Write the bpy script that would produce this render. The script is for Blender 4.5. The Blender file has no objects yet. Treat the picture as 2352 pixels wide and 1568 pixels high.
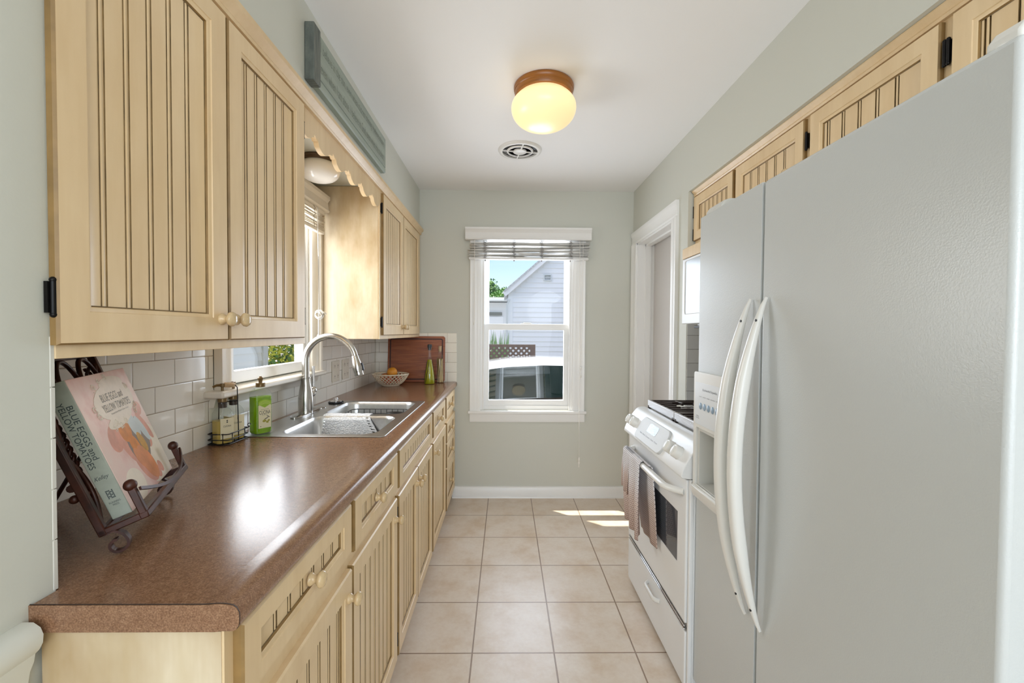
# Galley kitchen seen from its open end: cream beadboard cabinets and sink on one side, white range and refrigerator on the other
import bpy, bmesh, math, random
from mathutils import Vector, Matrix
random.seed(7)
PI = math.pi
SC = bpy.context.scene
COL = SC.collection
ROOT = {}          # object name -> world offset of its mesh space

# ---------------------------------------------------------------- materials
def lin(c):
    c = c / 255.0
    return c / 12.92 if c <= 0.04045 else ((c + 0.055) / 1.055) ** 2.4

def rgb(h):
    return (lin(h[0]), lin(h[1]), lin(h[2]), 1.0)

MATS = {}
class N:
    """tiny node-tree helper"""
    def __init__(self, name):
        self.m = bpy.data.materials.new(name)
        self.m.use_nodes = True
        self.t = self.m.node_tree
        self.b = self.t.nodes['Principled BSDF']
        self.out = self.t.nodes['Material Output']
        MATS[name] = self.m
    def n(self, kind, **kw):
        nd = self.t.nodes.new(kind)
        for k, v in kw.items():
            if k.startswith('i_'):
                nd.inputs[k[2:].replace('_', ' ')].default_value = v
            else:
                setattr(nd, k, v)
        return nd
    def l(self, a, b):
        self.t.links.new(a, b)
    def coords(self, scale=(1, 1, 1), kind='Object', loc=(0, 0, 0), rot=(0, 0, 0)):
        tc = self.n('ShaderNodeTexCoord')
        mp = self.n('ShaderNodeMapping')
        mp.inputs['Scale'].default_value = scale
        mp.inputs['Location'].default_value = loc
        mp.inputs['Rotation'].default_value = rot
        self.l(tc.outputs[kind], mp.inputs['Vector'])
        return mp.outputs['Vector']
    def noise(self, vec, scale, detail=3, rough=0.5):
        nz = self.n('ShaderNodeTexNoise')
        nz.inputs['Scale'].default_value = scale
        nz.inputs['Detail'].default_value = detail
        nz.inputs['Roughness'].default_value = rough
        self.l(vec, nz.inputs['Vector'])
        return nz.outputs['Fac']
    def ramp(self, fac, stops):
        r = self.n('ShaderNodeValToRGB')
        e = r.color_ramp.elements
        e[0].position, e[0].color = stops[0]
        e[1].position, e[1].color = stops[-1]
        for p, c in stops[1:-1]:
            x = e.new(p); x.color = c
        self.l(fac, r.inputs['Fac'])
        return r.outputs['Color']
    def mix(self, fac, a, b, mode='MIX'):
        mx = self.n('ShaderNodeMix', data_type='RGBA', blend_type=mode)
        for sock, v in ((mx.inputs[0], fac), (mx.inputs[6], a), (mx.inputs[7], b)):
            if isinstance(v, (float, int)): sock.default_value = v
            elif isinstance(v, tuple): sock.default_value = v
            else: self.l(v, sock)
        return mx.outputs[2]
    def bump(self, h, strength, dist=0.01, prev=None):
        bp = self.n('ShaderNodeBump')
        bp.inputs['Strength'].default_value = strength
        bp.inputs['Distance'].default_value = dist
        self.l(h, bp.inputs['Height'])
        if prev is not None: self.l(prev, bp.inputs['Normal'])
        self.l(bp.outputs['Normal'], self.b.inputs['Normal'])
        return bp.outputs['Normal']
    def base(self, v):
        if isinstance(v, tuple): self.b.inputs['Base Color'].default_value = v
        else: self.l(v, self.b.inputs['Base Color'])
    def set(self, rough=0.5, metal=0.0, **kw):
        self.b.inputs['Roughness'].default_value = rough
        self.b.inputs['Metallic'].default_value = metal
        for k, v in kw.items():
            self.b.inputs[k.replace('_', ' ')].default_value = v
        return self.m

def plain(name, c, rough=0.5, metal=0.0, var=0.0, vscale=8, bump=0.0, bscale=60, bdist=0.002, stretch=(1, 1, 1), **kw):
    k = N(name)
    if var > 0:
        v = k.coords(stretch)
        nz = k.noise(v, vscale, 4, 0.6)
        d = tuple(max(0, x * (1 - var)) for x in c[:3])
        u = tuple(min(255, x * (1 + var * 0.6)) for x in c[:3])
        k.base(k.ramp(nz, [(0.3, rgb(d)), (0.7, rgb(u))]))
    else:
        k.base(rgb(c))
    if bump > 0:
        v2 = k.coords()
        k.bump(k.noise(v2, bscale, 2), bump, bdist)
    return k.set(rough, metal, **kw)

def glass_pane(name, tint=(1, 1, 1, 1), base=0.008, rough=0.0, gain=0.5):
    """clear pane: mostly transparent, mirror reflection rising towards grazing angles (Schlick)"""
    k = N(name)
    tr = k.n('ShaderNodeBsdfTransparent'); tr.inputs['Color'].default_value = tint
    gl = k.n('ShaderNodeBsdfGlossy'); gl.inputs['Roughness'].default_value = rough
    lw = k.n('ShaderNodeLayerWeight'); lw.inputs['Blend'].default_value = 0.5
    pw = k.n('ShaderNodeMath', operation='POWER'); k.l(lw.outputs['Facing'], pw.inputs[0]); pw.inputs[1].default_value = 5.0
    ma = k.n('ShaderNodeMath', operation='MULTIPLY_ADD'); k.l(pw.outputs[0], ma.inputs[0]); ma.inputs[1].default_value = gain; ma.inputs[2].default_value = base
    mx = k.n('ShaderNodeMixShader')
    k.l(ma.outputs[0], mx.inputs[0]); k.l(tr.outputs[0], mx.inputs[1]); k.l(gl.outputs[0], mx.inputs[2])
    k.l(mx.outputs[0], k.out.inputs['Surface'])
    return k.m

# painted, glazed cabinet finish
def cabinet_paint(name, a, b, blot, streak=26, rough=0.34):
    k = N(name)
    v = k.coords((1, 1, 0.10))
    s = k.noise(v, streak, 4, 0.6)
    c1 = k.ramp(s, [(0.30, rgb(b)), (0.62, rgb(a))])
    v2 = k.coords((1, 1, 0.45))
    n2 = k.noise(v2, 4.2, 5, 0.6)
    f = k.ramp(n2, [(0.42, (0, 0, 0, 1)), (0.66, (blot[3],) * 3 + (1,))])
    k.base(k.mix(f, c1, rgb(blot)))
    k.bump(s, 0.06, 0.002)
    return k.set(rough)
CREAM = cabinet_paint('cream_cabinet_paint', (230, 204, 163), (222, 194, 151), (208, 176, 130, 0.45))
AGED = cabinet_paint('aged_cream_side_panel', (226, 211, 184), (208, 188, 152), (176, 146, 102, 0.8), 16, 0.42)
GLAZE = plain('brown_glaze_in_grooves', (122, 97, 58), 0.5, var=0.25, vscale=20)
EDGEBROWN = plain('brown_door_edges', (146, 116, 70), 0.45, var=0.12, vscale=15)  # brown on door sides and panel steps, top edges stay cream
KNOBM = plain('cream_glossy_knob', (212, 186, 144), 0.15, var=0.08, vscale=60)
BLACKIRON = plain('black_hinge_metal', (22, 20, 20), 0.35, 0.6)

SAGE = plain('sage_wall_paint', (206, 206, 195), 0.55, bump=0.08, bscale=180, bdist=0.002)
WHITECEIL = plain('white_ceiling_paint', (247, 246, 245), 0.7, bump=0.05, bscale=120, bdist=0.002)
TRIMW = plain('white_trim_enamel', (240, 239, 236), 0.28)
DOORW = plain('flat_white_door_paint', (206, 201, 196), 0.5)
WARMW = plain('warm_white_trim_enamel', (236, 228, 214), 0.3)

def floor_tile():
    k = N('beige_ceramic_floor_tile')
    v = k.coords()
    br = k.n('ShaderNodeTexBrick', offset=0.0, squash=1.0)
    k.l(v, br.inputs['Vector'])
    br.inputs['Scale'].default_value = 1.0
    br.inputs['Brick Width'].default_value = TS
    br.inputs['Row Height'].default_value = TS
    br.inputs['Mortar Size'].default_value = 0.0032
    br.inputs['Mortar Smooth'].default_value = 0.25
    br.inputs['Color1'].default_value = rgb((220, 205, 187))
    br.inputs['Color2'].default_value = rgb((212, 194, 172))
    br.inputs['Mortar'].default_value = rgb((146, 124, 104))
    cl = k.noise(v, 5.5, 6, 0.62)
    cloud = k.ramp(cl, [(0.33, rgb((206, 180, 150))), (0.5, rgb((224, 209, 192))), (0.68, rgb((234, 224, 212)))])
    fine = k.noise(v, 60, 3, 0.6)
    c = k.mix(0.6, br.outputs['Color'], cloud)
    c = k.mix(k.ramp(fine, [(0.35, (0.12,) * 3 + (1,)), (0.6, (0, 0, 0, 1))]), c, rgb((190, 158, 130)))
    c = k.mix(br.outputs['Fac'], c, rgb((150, 126, 106)))
    k.base(c)
    inv = k.n('ShaderNodeInvert'); k.l(br.outputs['Fac'], inv.inputs['Color'])
    b1 = k.bump(inv.outputs[0], 0.55, 0.003)
    k.bump(fine, 0.10, 0.002, b1)
    return k.set(0.30)
TS = 0.33784
FLOORT = floor_tile()

def wall_tile(name, ax, z0, y0, c, mortar, rough=0.08):
    k = N(name)
    tc = k.n('ShaderNodeTexCoord')
    sp = k.n('ShaderNodeSeparateXYZ'); k.l(tc.outputs['Object'], sp.inputs[0])
    cb = k.n('ShaderNodeCombineXYZ')
    def off(sock, o):
        a = k.n('ShaderNodeMath', operation='SUBTRACT'); k.l(sock, a.inputs[0]); a.inputs[1].default_value = o
        return a.outputs[0]
    k.l(off(sp.outputs[ax], y0), cb.inputs[0]); k.l(off(sp.outputs['Z'], z0), cb.inputs[1])
    br = k.n('ShaderNodeTexBrick', offset=0.5, squash=1.0)
    k.l(cb.outputs[0], br.inputs['Vector'])
    br.inputs['Scale'].default_value = 1.0
    br.inputs['Brick Width'].default_value = 0.1537
    br.inputs['Row Height'].default_value = 0.0777
    br.inputs['Mortar Size'].default_value = 0.0014
    br.inputs['Mortar Smooth'].default_value = 0.4
    br.inputs['Color1'].default_value = rgb(c)
    br.inputs['Color2'].default_value = rgb(tuple(x * 0.985 for x in c))
    br.inputs['Mortar'].default_value = rgb(mortar)
    k.base(br.outputs['Color'])
    br2 = k.n('ShaderNodeTexBrick', offset=0.5, squash=1.0)
    k.l(cb.outputs[0], br2.inputs['Vector'])
    for s_, v_ in (('Scale', 1.0), ('Brick Width', 0.1537), ('Row Height', 0.0777), ('Mortar Size', 0.004), ('Mortar Smooth', 1.0)):
        br2.inputs[s_].default_value = v_
    inv = k.n('ShaderNodeInvert'); k.l(br2.outputs['Fac'], inv.inputs['Color'])
    k.bump(inv.outputs[0], 0.5, 0.002)
    return k.set(rough)
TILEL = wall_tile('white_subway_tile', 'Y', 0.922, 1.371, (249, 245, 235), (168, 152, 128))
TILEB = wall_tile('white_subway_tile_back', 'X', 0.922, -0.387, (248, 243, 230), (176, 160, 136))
TILER = wall_tile('white_subway_tile_in_shade', 'X', 0.922, 1.007, (205, 204, 200), (140, 136, 130))  # white tile greyed, the alcove's shade put into its colour
TILEEDGE = plain('white_bullnose_tile', (216, 214, 205), 0.15)

def laminate():
    k = N('speckled_brown_laminate')
    v = k.coords()
    a = k.noise(v, 420, 2, 0.6)
    b = k.noise(v, 90, 3, 0.6)
    c = k.ramp(a, [(0.30, rgb((96, 65, 45))), (0.5, rgb((140, 102, 76))), (0.70, rgb((180, 143, 112)))])
    c2 = k.ramp(b, [(0.35, rgb((118, 83, 60))), (0.65, rgb((148, 112, 86)))])
    k.base(k.mix(0.45, c, c2))
    k.bump(k.noise(v, 150, 2), 0.045, 0.002)
    return k.set(0.215)
LAMI = laminate()
SEAM = plain('dark_laminate_seam', (40, 26, 20), 0.5)

def brushed(name, c, rough, stretch):
    k = N(name)
    v = k.coords(stretch)
    n = k.noise(v, 60, 3, 0.6)
    k.base(k.ramp(n, [(0.3, rgb(tuple(x * 0.93 for x in c))), (0.7, rgb(c))]))
    k.bump(n, 0.03, 0.001)
    return k.set(rough, 1.0)
STEEL = brushed('brushed_stainless_steel', (214, 214, 213), 0.30, (1, 8, 1))
NICKEL = brushed('satin_nickel', (196, 192, 186), 0.22, (1, 1, 12))
CHROME = plain('polished_chrome', (220, 220, 222), 0.06, 1.0)
BLACKPL = plain('black_rubber_and_plastic', (20, 20, 22), 0.4)
BLACKWIRE = plain('black_coated_wire', (26, 24, 26), 0.3)

def appliance(name, c, rough, bs, bst, bd=0.0015):
    k = N(name)
    k.base(rgb(c))
    v = k.coords()
    k.bump(k.noise(v, bs, 2, 0.5), bst, bd)
    return k.set(rough)
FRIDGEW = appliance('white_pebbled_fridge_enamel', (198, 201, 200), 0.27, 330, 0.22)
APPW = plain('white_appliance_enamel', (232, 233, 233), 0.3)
APPW2 = plain('white_appliance_plastic', (228, 227, 222), 0.25)
APPG = plain('light_grey_appliance_recess', (208, 208, 203), 0.35)
BTN = plain('blue_grey_button', (150, 172, 192), 0.3)
INKG = plain('grey_printed_lettering', (120, 122, 124), 0.5)
OVENGL = plain('dark_oven_window_glass', (70, 74, 80), 0.04)
MWGL = plain('microwave_window_painted_glare', (186, 193, 200), 0.16)  # pale tone stands in for daylight mirrored in the glass
GRATE = plain('dark_brown_cast_iron_grate', (70, 60, 56), 0.24, 0.35, bump=0.3, bscale=220, bdist=0.002)
GRATEF = plain('pitted_rail_with_glare', (205, 204, 204), 0.3, 0.6, bump=0.35, bscale=240, bdist=0.003)  # front rail of the iron grate, glare put into its pale colour
LCD = plain('grey_display_window', (140, 148, 146), 0.2, var=0.4, vscale=220)

DARKFE = plain('rust_brown_wrought_iron', (62, 28, 16), 0.38, 0.1, var=0.3, vscale=30)
SPINE = plain('sage_green_book_cloth', (166, 172, 158), 0.5, var=0.04, vscale=60)
PAGES = plain('book_page_edges', (208, 214, 206), 0.7)
INK = plain('dark_slate_print', (52, 64, 66), 0.5)
WIN_GLASS = glass_pane('window_glass')
BROWNWOOD = plain('brown_stained_wood', (150, 92, 30), 0.35, var=0.15, vscale=8, stretch=(1, 1, 12))

def wood(name, dark, mid, light, stretch, scale=7, rough=0.35):
    k = N(name)
    v = k.coords(stretch)
    n = k.noise(v, scale, 5, 0.62)
    k.base(k.ramp(n, [(0.28, rgb(dark)), (0.5, rgb(mid)), (0.72, rgb(light))]))
    k.bump(n, 0.06, 0.002)
    return k.set(rough)
CUTB = wood('reddish_hardwood', (108, 54, 30), (150, 82, 46), (178, 108, 64), (0.8, 1, 14), 6)
CUTG = plain('dark_groove_in_wood', (62, 28, 18), 0.5)
SIGNW = plain('grey_green_painted_board', (152, 162, 150), 0.5, var=0.08, vscale=6, stretch=(1, 0.3, 6))
SIGNB = wood('weathered_grey_wood_batten', (70, 76, 72), (98, 104, 98), (126, 128, 118), (1, 8, 0.5), 20, 0.55)
SIGNT = plain('dark_engraved_lettering', (124, 132, 120), 0.6)

def emis(name, c, s, rough=0.15):
    k = N(name)
    k.base(rgb(c))
    k.b.inputs['Emission Color'].default_value = rgb(c)
    k.b.inputs['Emission Strength'].default_value = s
    return k.set(rough)
GLOBEON = emis('lit_cream_glass_globe', (253, 228, 174), 0.50, 0.3)
GLOBEOFF = plain('white_opal_glass_globe', (244, 240, 234), 0.05)
VENTD = plain('dark_fan_opening', (38, 36, 34), 0.5)
CORDW = plain('white_cord', (236, 232, 224), 0.6)
BLINDW = plain('white_blind_slat', (236, 234, 230), 0.35)
IVORY = plain('ivory_outlet_plastic', (232, 224, 208), 0.25)
SLOT = plain('dark_outlet_slot', (70, 60, 50), 0.6)

# ---------------------------------------------------------------- mesh builder
class MB:
    def __init__(s):
        s.v, s.f, s.m = [], [], []
    def add(s, vs, fs, mi=0):
        o = len(s.v)
        s.v += [tuple(p) for p in vs]
        for f in fs:
            s.f.append([o + i for i in f]); s.m.append(mi)
        return s
    def box(s, x0, x1, y0, y1, z0, z1, mi=0):
        x0, x1 = min(x0, x1), max(x0, x1); y0, y1 = min(y0, y1), max(y0, y1); z0, z1 = min(z0, z1), max(z0, z1)
        v = [(x, y, z) for x in (x0, x1) for y in (y0, y1) for z in (z0, z1)]
        return s.add(v, [(0, 1, 3, 2), (4, 6, 7, 5), (0, 4, 5, 1), (2, 3, 7, 6), (0, 2, 6, 4), (1, 5, 7, 3)], mi)
    def prism(s, poly, axis, a, b, mi=0, caps=True):
        n = len(poly)
        def P(p, t):
            if axis == 'x': return (t, p[0], p[1])
            if axis == 'y': return (p[0], t, p[1])
            return (p[0], p[1], t)
        v = [P(p, a) for p in poly] + [P(p, b) for p in poly]
        f = [(i, (i + 1) % n, n + (i + 1) % n, n + i) for i in range(n)]
        if caps: f += [tuple(range(n))[::-1], tuple(range(n, 2 * n))]
        return s.add(v, f, mi)
    def sweep(s, pts, sec, up=(0, 0, 1), closed=False, mi=0, scales=None, caps=True):
        pts = [Vector(p) for p in pts]; n = len(pts); k = len(sec); up = Vector(up)
        vs = []
        for i, p in enumerate(pts):
            a = pts[(i - 1) % n] if (i > 0 or closed) else pts[0]
            b = pts[(i + 1) % n] if (i < n - 1 or closed) else pts[-1]
            t = (b - a)
            if t.length < 1e-9: t = Vector((0, 0, 1))
            t.normalize()
            r = t.cross(up)
            if r.length < 1e-4: r = t.cross(Vector((1, 0.013, 0)))
            r.normalize(); w = r.cross(t).normalized()
            q = scales[i] if scales else 1.0
            qx, qy = q if isinstance(q, tuple) else (q, q)
            for (c, d) in sec: vs.append(p + r * (c * qx) + w * (d * qy))
        fs = []
        for i in range(n if closed else n - 1):
            j = (i + 1) % n
            for q in range(k):
                fs.append((i * k + q, i * k + (q + 1) % k, j * k + (q + 1) % k, j * k + q))
        if not closed and caps:
            fs += [tuple(range(k))[::-1], tuple(range((n - 1) * k, n * k))]
        return s.add(vs, fs, mi)
    def tube(s, pts, r, n=10, closed=False, mi=0, up=(0, 0, 1)):
        sec = [(math.cos(2 * PI * i / n), math.sin(2 * PI * i / n)) for i in range(n)]
        sc = list(r) if isinstance(r, (list, tuple)) else [r] * len(pts)
        return s.sweep(pts, sec, up, closed, mi, sc)
    def bar(s, pts, w, h, up=(0, 0, 1), closed=False, mi=0):
        return s.sweep(pts, [(-w / 2, -h / 2), (w / 2, -h / 2), (w / 2, h / 2), (-w / 2, h / 2)], up, closed, mi)
    def lathe(s, prof, n=28, c=(0, 0, 0), axis='z', mi=0, sup=None, rot=0.0, sx=1, sy=1):
        c = Vector(c); vs = []; k = len(prof)
        for (r, h) in prof:
            for i in range(n):
                a = 2 * PI * i / n
                ca, sa = math.cos(a), math.sin(a)
                if sup:
                    g = (abs(ca) ** sup + abs(sa) ** sup) ** (-1.0 / sup)
                    ca, sa = ca * g, sa * g
                x, y = r * ca * sx, r * sa * sy
                if rot: x, y = x * math.cos(rot) - y * math.sin(rot), x * math.sin(rot) + y * math.cos(rot)
                if axis == 'z': p = (x, y, h)
                elif axis == 'x': p = (h, x, y)
                else: p = (x, h, y)
                vs.append(c + Vector(p))
        fs = []
        for j in range(k - 1):
            for i in range(n):
                fs.append((j * n + i, j * n + (i + 1) % n, (j + 1) * n + (i + 1) % n, (j + 1) * n + i))
        if prof[0][0] > 1e-6: fs.append(tuple(range(n))[::-1])
        if prof[-1][0] > 1e-6: fs.append(tuple(range((k - 1) * n, k * n)))
        return s.add(vs, fs, mi)
    def ball(s, c, r, nu=16, nv=10, mi=0):
        rx, ry, rz = r if isinstance(r, tuple) else (r, r, r)
        vs = []
        for j in range(nv + 1):
            t = PI * j / nv
            for i in range(nu):
                a = 2 * PI * i / nu
                vs.append((c[0] + rx * math.sin(t) * math.cos(a), c[1] + ry * math.sin(t) * math.sin(a), c[2] + rz * math.cos(t)))
        fs = [(j * nu + i, j * nu + (i + 1) % nu, (j + 1) * nu + (i + 1) % nu, (j + 1) * nu + i) for j in range(nv) for i in range(nu)]
        return s.add(vs, fs, mi)
    def grid(s, fn, nu, nv, mi=0, skip=None):
        vs = [fn(i / nu, j / nv) for j in range(nv + 1) for i in range(nu + 1)]
        fs = [(j * (nu + 1) + i, j * (nu + 1) + i + 1, (j + 1) * (nu + 1) + i + 1, (j + 1) * (nu + 1) + i)
              for j in range(nv) for i in range(nu) if not (skip and skip(i, j))]
        return s.add(vs, fs, mi)
    def plate(s, outer, holes, axis, a, b, mi=0):
        """flat plate with holes; loops in the two remaining axes; thickness a..b along axis"""
        bm = bmesh.new(); es = []
        for loop in [outer] + holes:
            vv = [bm.verts.new((p[0], p[1], 0)) for p in loop]
            for i in range(len(vv)): es.append(bm.edges.new((vv[i], vv[(i + 1) % len(vv)])))
        bmesh.ops.triangle_fill(bm, use_beauty=True, use_dissolve=False, edges=es)
        bm.verts.index_update()
        def P(p, t):
            if axis == 'x': return (t, p[0], p[1])
            if axis == 'y': return (p[0], t, p[1])
            return (p[0], p[1], t)
        vs = [v.co.copy() for v in bm.verts]
        tris = [tuple(v.index for v in f.verts) for f in bm.faces]
        bm.free()
        s.add([P(v, a) for v in vs], tris, mi)
        s.add([P(v, b) for v in vs], [t[::-1] for t in tris], mi)
        for loop in [outer] + holes: s.prism(loop, axis, a, b, mi, caps=False)
        return s
    def build(s, name, mats, parent=None, smooth=35, bevel=0.0, seg=2, weld=True, at=None, recalc=True):
        off = Vector((0, 0, 0))
        if parent is not None: off = ROOT.get(parent.name, Vector((0, 0, 0)))
        elif at is not None: off = Vector(at)
        me = bpy.data.meshes.new(name)
        bm = bmesh.new()
        vs = [bm.verts.new(Vector(p) - off) for p in s.v]
        bm.verts.index_update()
        for f, mi in zip(s.f, s.m):
            if len(set(f)) < 3: continue
            try:
                fc = bm.faces.new([vs[i] for i in f]); fc.material_index = mi
            except ValueError: pass
        if weld: bmesh.ops.remove_doubles(bm, verts=bm.verts, dist=1e-5)
        if recalc: bmesh.ops.recalc_face_normals(bm, faces=bm.faces)
        bm.to_mesh(me); bm.free()
        for m in (mats if isinstance(mats, (list, tuple)) else [mats]): me.materials.append(m)
        if smooth:
            me.polygons.foreach_set('use_smooth', [True] * len(me.polygons))
            me.set_sharp_from_angle(angle=math.radians(smooth))
        o = bpy.data.objects.new(name, me); COL.objects.link(o)
        if parent is not None:
            o.parent = parent; ROOT[o.name] = off
        elif at is not None:
            o.location = at; ROOT[o.name] = off
        else: ROOT[o.name] = off
        if bevel > 0:
            b = o.modifiers.new('bevel', 'BEVEL'); b.width = bevel; b.segments = seg; b.limit_method = 'ANGLE'; b.angle_limit = math.radians(40)
            b.harden_normals = False
        return o

def tag(o, label, cat, group=None):
    o['label'] = label; o['category'] = cat
    if group: o['group'] = group
    return o
def thing(name, label, cat, loc, rot=None, group=None):
    o = bpy.data.objects.new(name, None); COL.objects.link(o)
    o.empty_display_size = 0.05
    o.location = loc
    if rot is not None:
        o.rotation_euler = rot; ROOT[o.name] = Vector((0, 0, 0))
    else: ROOT[o.name] = Vector(loc)
    return tag(o, label, cat, group)
def struct(o):
    o['kind'] = 'structure'; return o
def copy_tree(o, parent=None):
    c = o.copy(); COL.objects.link(c); c.parent = parent
    ROOT[c.name] = ROOT.get(o.name, Vector((0, 0, 0)))
    for ch in list(o.children): copy_tree(ch, c)
    return c
def text(name, s, mat, parent, origin, xd, yd, size=None, width=None, height=None, ext=0.0003, align='CENTER', shear=0.0):
    """lettering as a mesh; origin = centre of the line, xd/yd = reading and up directions"""
    cu = bpy.data.curves.new('lettering', 'FONT'); cu.body = s; cu.align_x = align; cu.align_y = 'CENTER'
    cu.size = 1.0; cu.extrude = 0.0; cu.shear = shear; cu.resolution_u = 3
    tmp = bpy.data.objects.new('lettering_tmp', cu); COL.objects.link(tmp)
    bpy.context.view_layer.update()
    me = bpy.data.meshes.new_from_object(tmp.evaluated_get(bpy.context.evaluated_depsgraph_get()))
    bpy.data.objects.remove(tmp); bpy.data.curves.remove(cu)
    xs = [v.co.x for v in me.vertices]; ys = [v.co.y for v in me.vertices]
    w = max(xs) - min(xs); h = max(ys) - min(ys)
    sx = sy = size or 1.0
    if width: sx = width / w; sy = sx if height is None else height / h
    elif height: sx = sy = height / h
    cx = (max(xs) + min(xs)) / 2 if align == 'CENTER' else min(xs)
    cy = (max(ys) + min(ys)) / 2
    xd = Vector(xd).normalized(); yd = Vector(yd).normalized(); nd = xd.cross(yd)
    off = ROOT.get(parent.name, Vector((0, 0, 0))) if parent else Vector((0, 0, 0))
    for v in me.vertices:
        x, y = (v.co.x - cx) * sx, (v.co.y - cy) * sy
        v.co = Vector(origin) + xd * x + yd * y + nd * ext - off
    me.materials.clear(); me.materials.append(mat)
    o = bpy.data.objects.new(name, me); COL.objects.link(o); o.parent = parent
    return o
def arc(c, r, a0, a1, n, plane='xz', y=0.0):
    out = []
    for i in range(n + 1):
        a = a0 + (a1 - a0) * i / n
        p, q = c[0] + r * math.cos(a), c[1] + r * math.sin(a)
        out.append((p, y, q) if plane == 'xz' else ((p, q, y) if plane == 'xy' else (y, p, q)))
    return out
def rrect(x0, x1, y0, y1, r, n=6):
    pts = []
    for (cx, cy, a) in ((x1 - r, y1 - r, 0), (x0 + r, y1 - r, PI / 2), (x0 + r, y0 + r, PI), (x1 - r, y0 + r, 1.5 * PI)):
        for i in range(n + 1):
            t = a + PI / 2 * i / n
            pts.append((cx + r * math.cos(t), cy + r * math.sin(t)))
    return pts
def rect(x0, x1, y0, y1): return [(x0, y0), (x1, y0), (x1, y1), (x0, y1)]
SKY_S, SUN_E, SUN_DIR = 0.21, 7.5, (0.43, -0.34, -1.0)
REAR_E, LWIN_E, BWIN_E, BULB_E, FILL_E, EXPO = 122, 12, 16, 2.2, 34, 0.14
# ================================================================ room shell
D = 3.473; ZC = 2.436; XS = -0.686; XL = -1.03; XR = 1.007; XB = 1.345; YA = 2.425
# floor (kitchen and the room behind the camera)
o = MB().box(-3.2, 2.6, -4.6, 3.7, -0.12, 0.0).build('floor', FLOORT, at=(-0.1307, 1.4342, 0)); struct(o)
o = MB().box(-3.2, 2.6, -4.6, 3.7, ZC, ZC + 0.12).build('ceiling', WHITECEIL); struct(o)
# left wall with the window over the sink, wing wall and soffit share one plane
LW = (1.63, 2.30, 1.115, 1.985)      # left window opening y0 y1 z0 z1
BW = (-0.205, 0.535, 0.70, 2.06)     # back window opening x0 x1 z0 z1
w = MB()
w.plate(rect(0.669, D, 0, ZC), [rect(*LW)], 'x', -1.105, XL - 0.006)
w.box(XL - 0.006, XS, 0.50, 0.669, 0, ZC)
w.box(-0.80, XS, -0.6, 0.50, 0, ZC)
w.box(XL - 0.006, XS, 0.669, D, 2.10, ZC)
struct(w.build('wall_left', SAGE))
w = MB(); w.plate(rect(-1.24, XB + 0.1, 0, ZC), [rect(*BW)], 'y', D, D + 0.15)
struct(w.build('wall_back', SAGE))
DW = (2.645, 3.365, 2.012)           # doorway y0 y1 ztop
w = MB()
w.plate([(YA, 0), (DW[0], 0), (DW[0], DW[2]), (DW[1], DW[2]), (DW[1], 0), (D, 0), (D, ZC), (YA, ZC)], [], 'x', XR, XR + 0.16)
w.box(XR + 0.16, XB, YA, YA + 0.16, 0, ZC)
w.box(XB, XB + 0.1, 0.45, YA + 0.16, 0, ZC)
w.box(XR, XB, 0.50, YA, 2.105, ZC)
w.box(XR, XB + 0.1, -0.6, 0.50, 0, ZC)
struct(w.build('wall_right', SAGE))
# the dining room behind the camera: unseen, its wide rear opening added to carry fill light
w = MB()
w.box(-3.2, -0.80, -0.75, -0.6, 0, ZC); w.box(XB + 0.1, 2.6, -0.75, -0.6, 0, ZC)
struct(w.build('wall_dining_front', SAGE))
w = MB(); w.plate(rect(-3.2, 2.6, 0, ZC), [rect(-2.4, 2.0, 0.12, 2.28)], 'y', -4.72, -4.6)
struct(w.build('wall_rear', SAGE))
w = MB().box(-3.32, -3.2, -4.7, -0.6, 0, ZC); struct(w.build('wall_dining_left', SAGE))
w = MB().box(2.6, 2.72, -4.7, -0.6, 0, ZC); struct(w.build('wall_dining_right', SAGE))

# white bullnose tile edging the wing wall, tile backsplashes
w = MB()
for k in range(5):
    z0 = 0.926 + k * 0.0777
    w.box(XS - 0.001, XS + 0.001, 0.6655, 0.6725, z0, z0 + 0.0765)
struct(w.build('trim_1', TILEEDGE, bevel=0.002))
w2 = MB().plate([(0.669, 0.90), (D, 0.90), (D, 1.31), (2.372, 1.31), (2.372, 1.09), (1.55, 1.09), (1.55, 1.31), (0.669, 1.31)], [], 'x', XL - 0.006, XL)
o = w2.build('backsplash_left', TILEL); struct(o)
w = MB().box(XL, -0.389, D - 0.009, D, 0.90, 1.310)
o = w.build('backsplash_back', TILEB, bevel=0.003); struct(o)
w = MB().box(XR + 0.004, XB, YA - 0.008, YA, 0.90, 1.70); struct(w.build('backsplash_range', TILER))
w = MB().box(XB - 0.006, XB, 1.50, YA, 0.90, 1.70)
o = w.build('backsplash_stove_wall', TILEL); struct(o)

# baseboard at the back wall and chair rail on the wing wall
w = MB().prism([(D, 0), (D - 0.017, 0), (D - 0.017, 0.072), (D - 0.012, 0.084), (D - 0.006, 0.088), (D, 0.088)], 'x', -0.42, 0.99)
w.prism([(D - 0.017, 0), (D - 0.029, 0), (D - 0.027, 0.010), (D - 0.017, 0.017)], 'x', -0.42, 0.99)
struct(w.build('baseboard_back', TRIMW))
prof = [(XS + q, z) for q, z in ((0, 0.79), (0.008, 0.79), (0.012, 0.80), (0.012, 0.812), (0.007, 0.818), (0.010, 0.835), (0.016, 0.85), (0.018, 0.862), (0.024, 0.868), (0.029, 0.878), (0.030, 0.89), (0.026, 0.90), (0.016, 0.907), (0, 0.907))]
w = MB().prism(prof, 'y', -0.6, 0.622)
struct(w.build('trim_2', plain('wall_coloured_trim_paint', (218, 219, 210), 0.45)))

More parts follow.
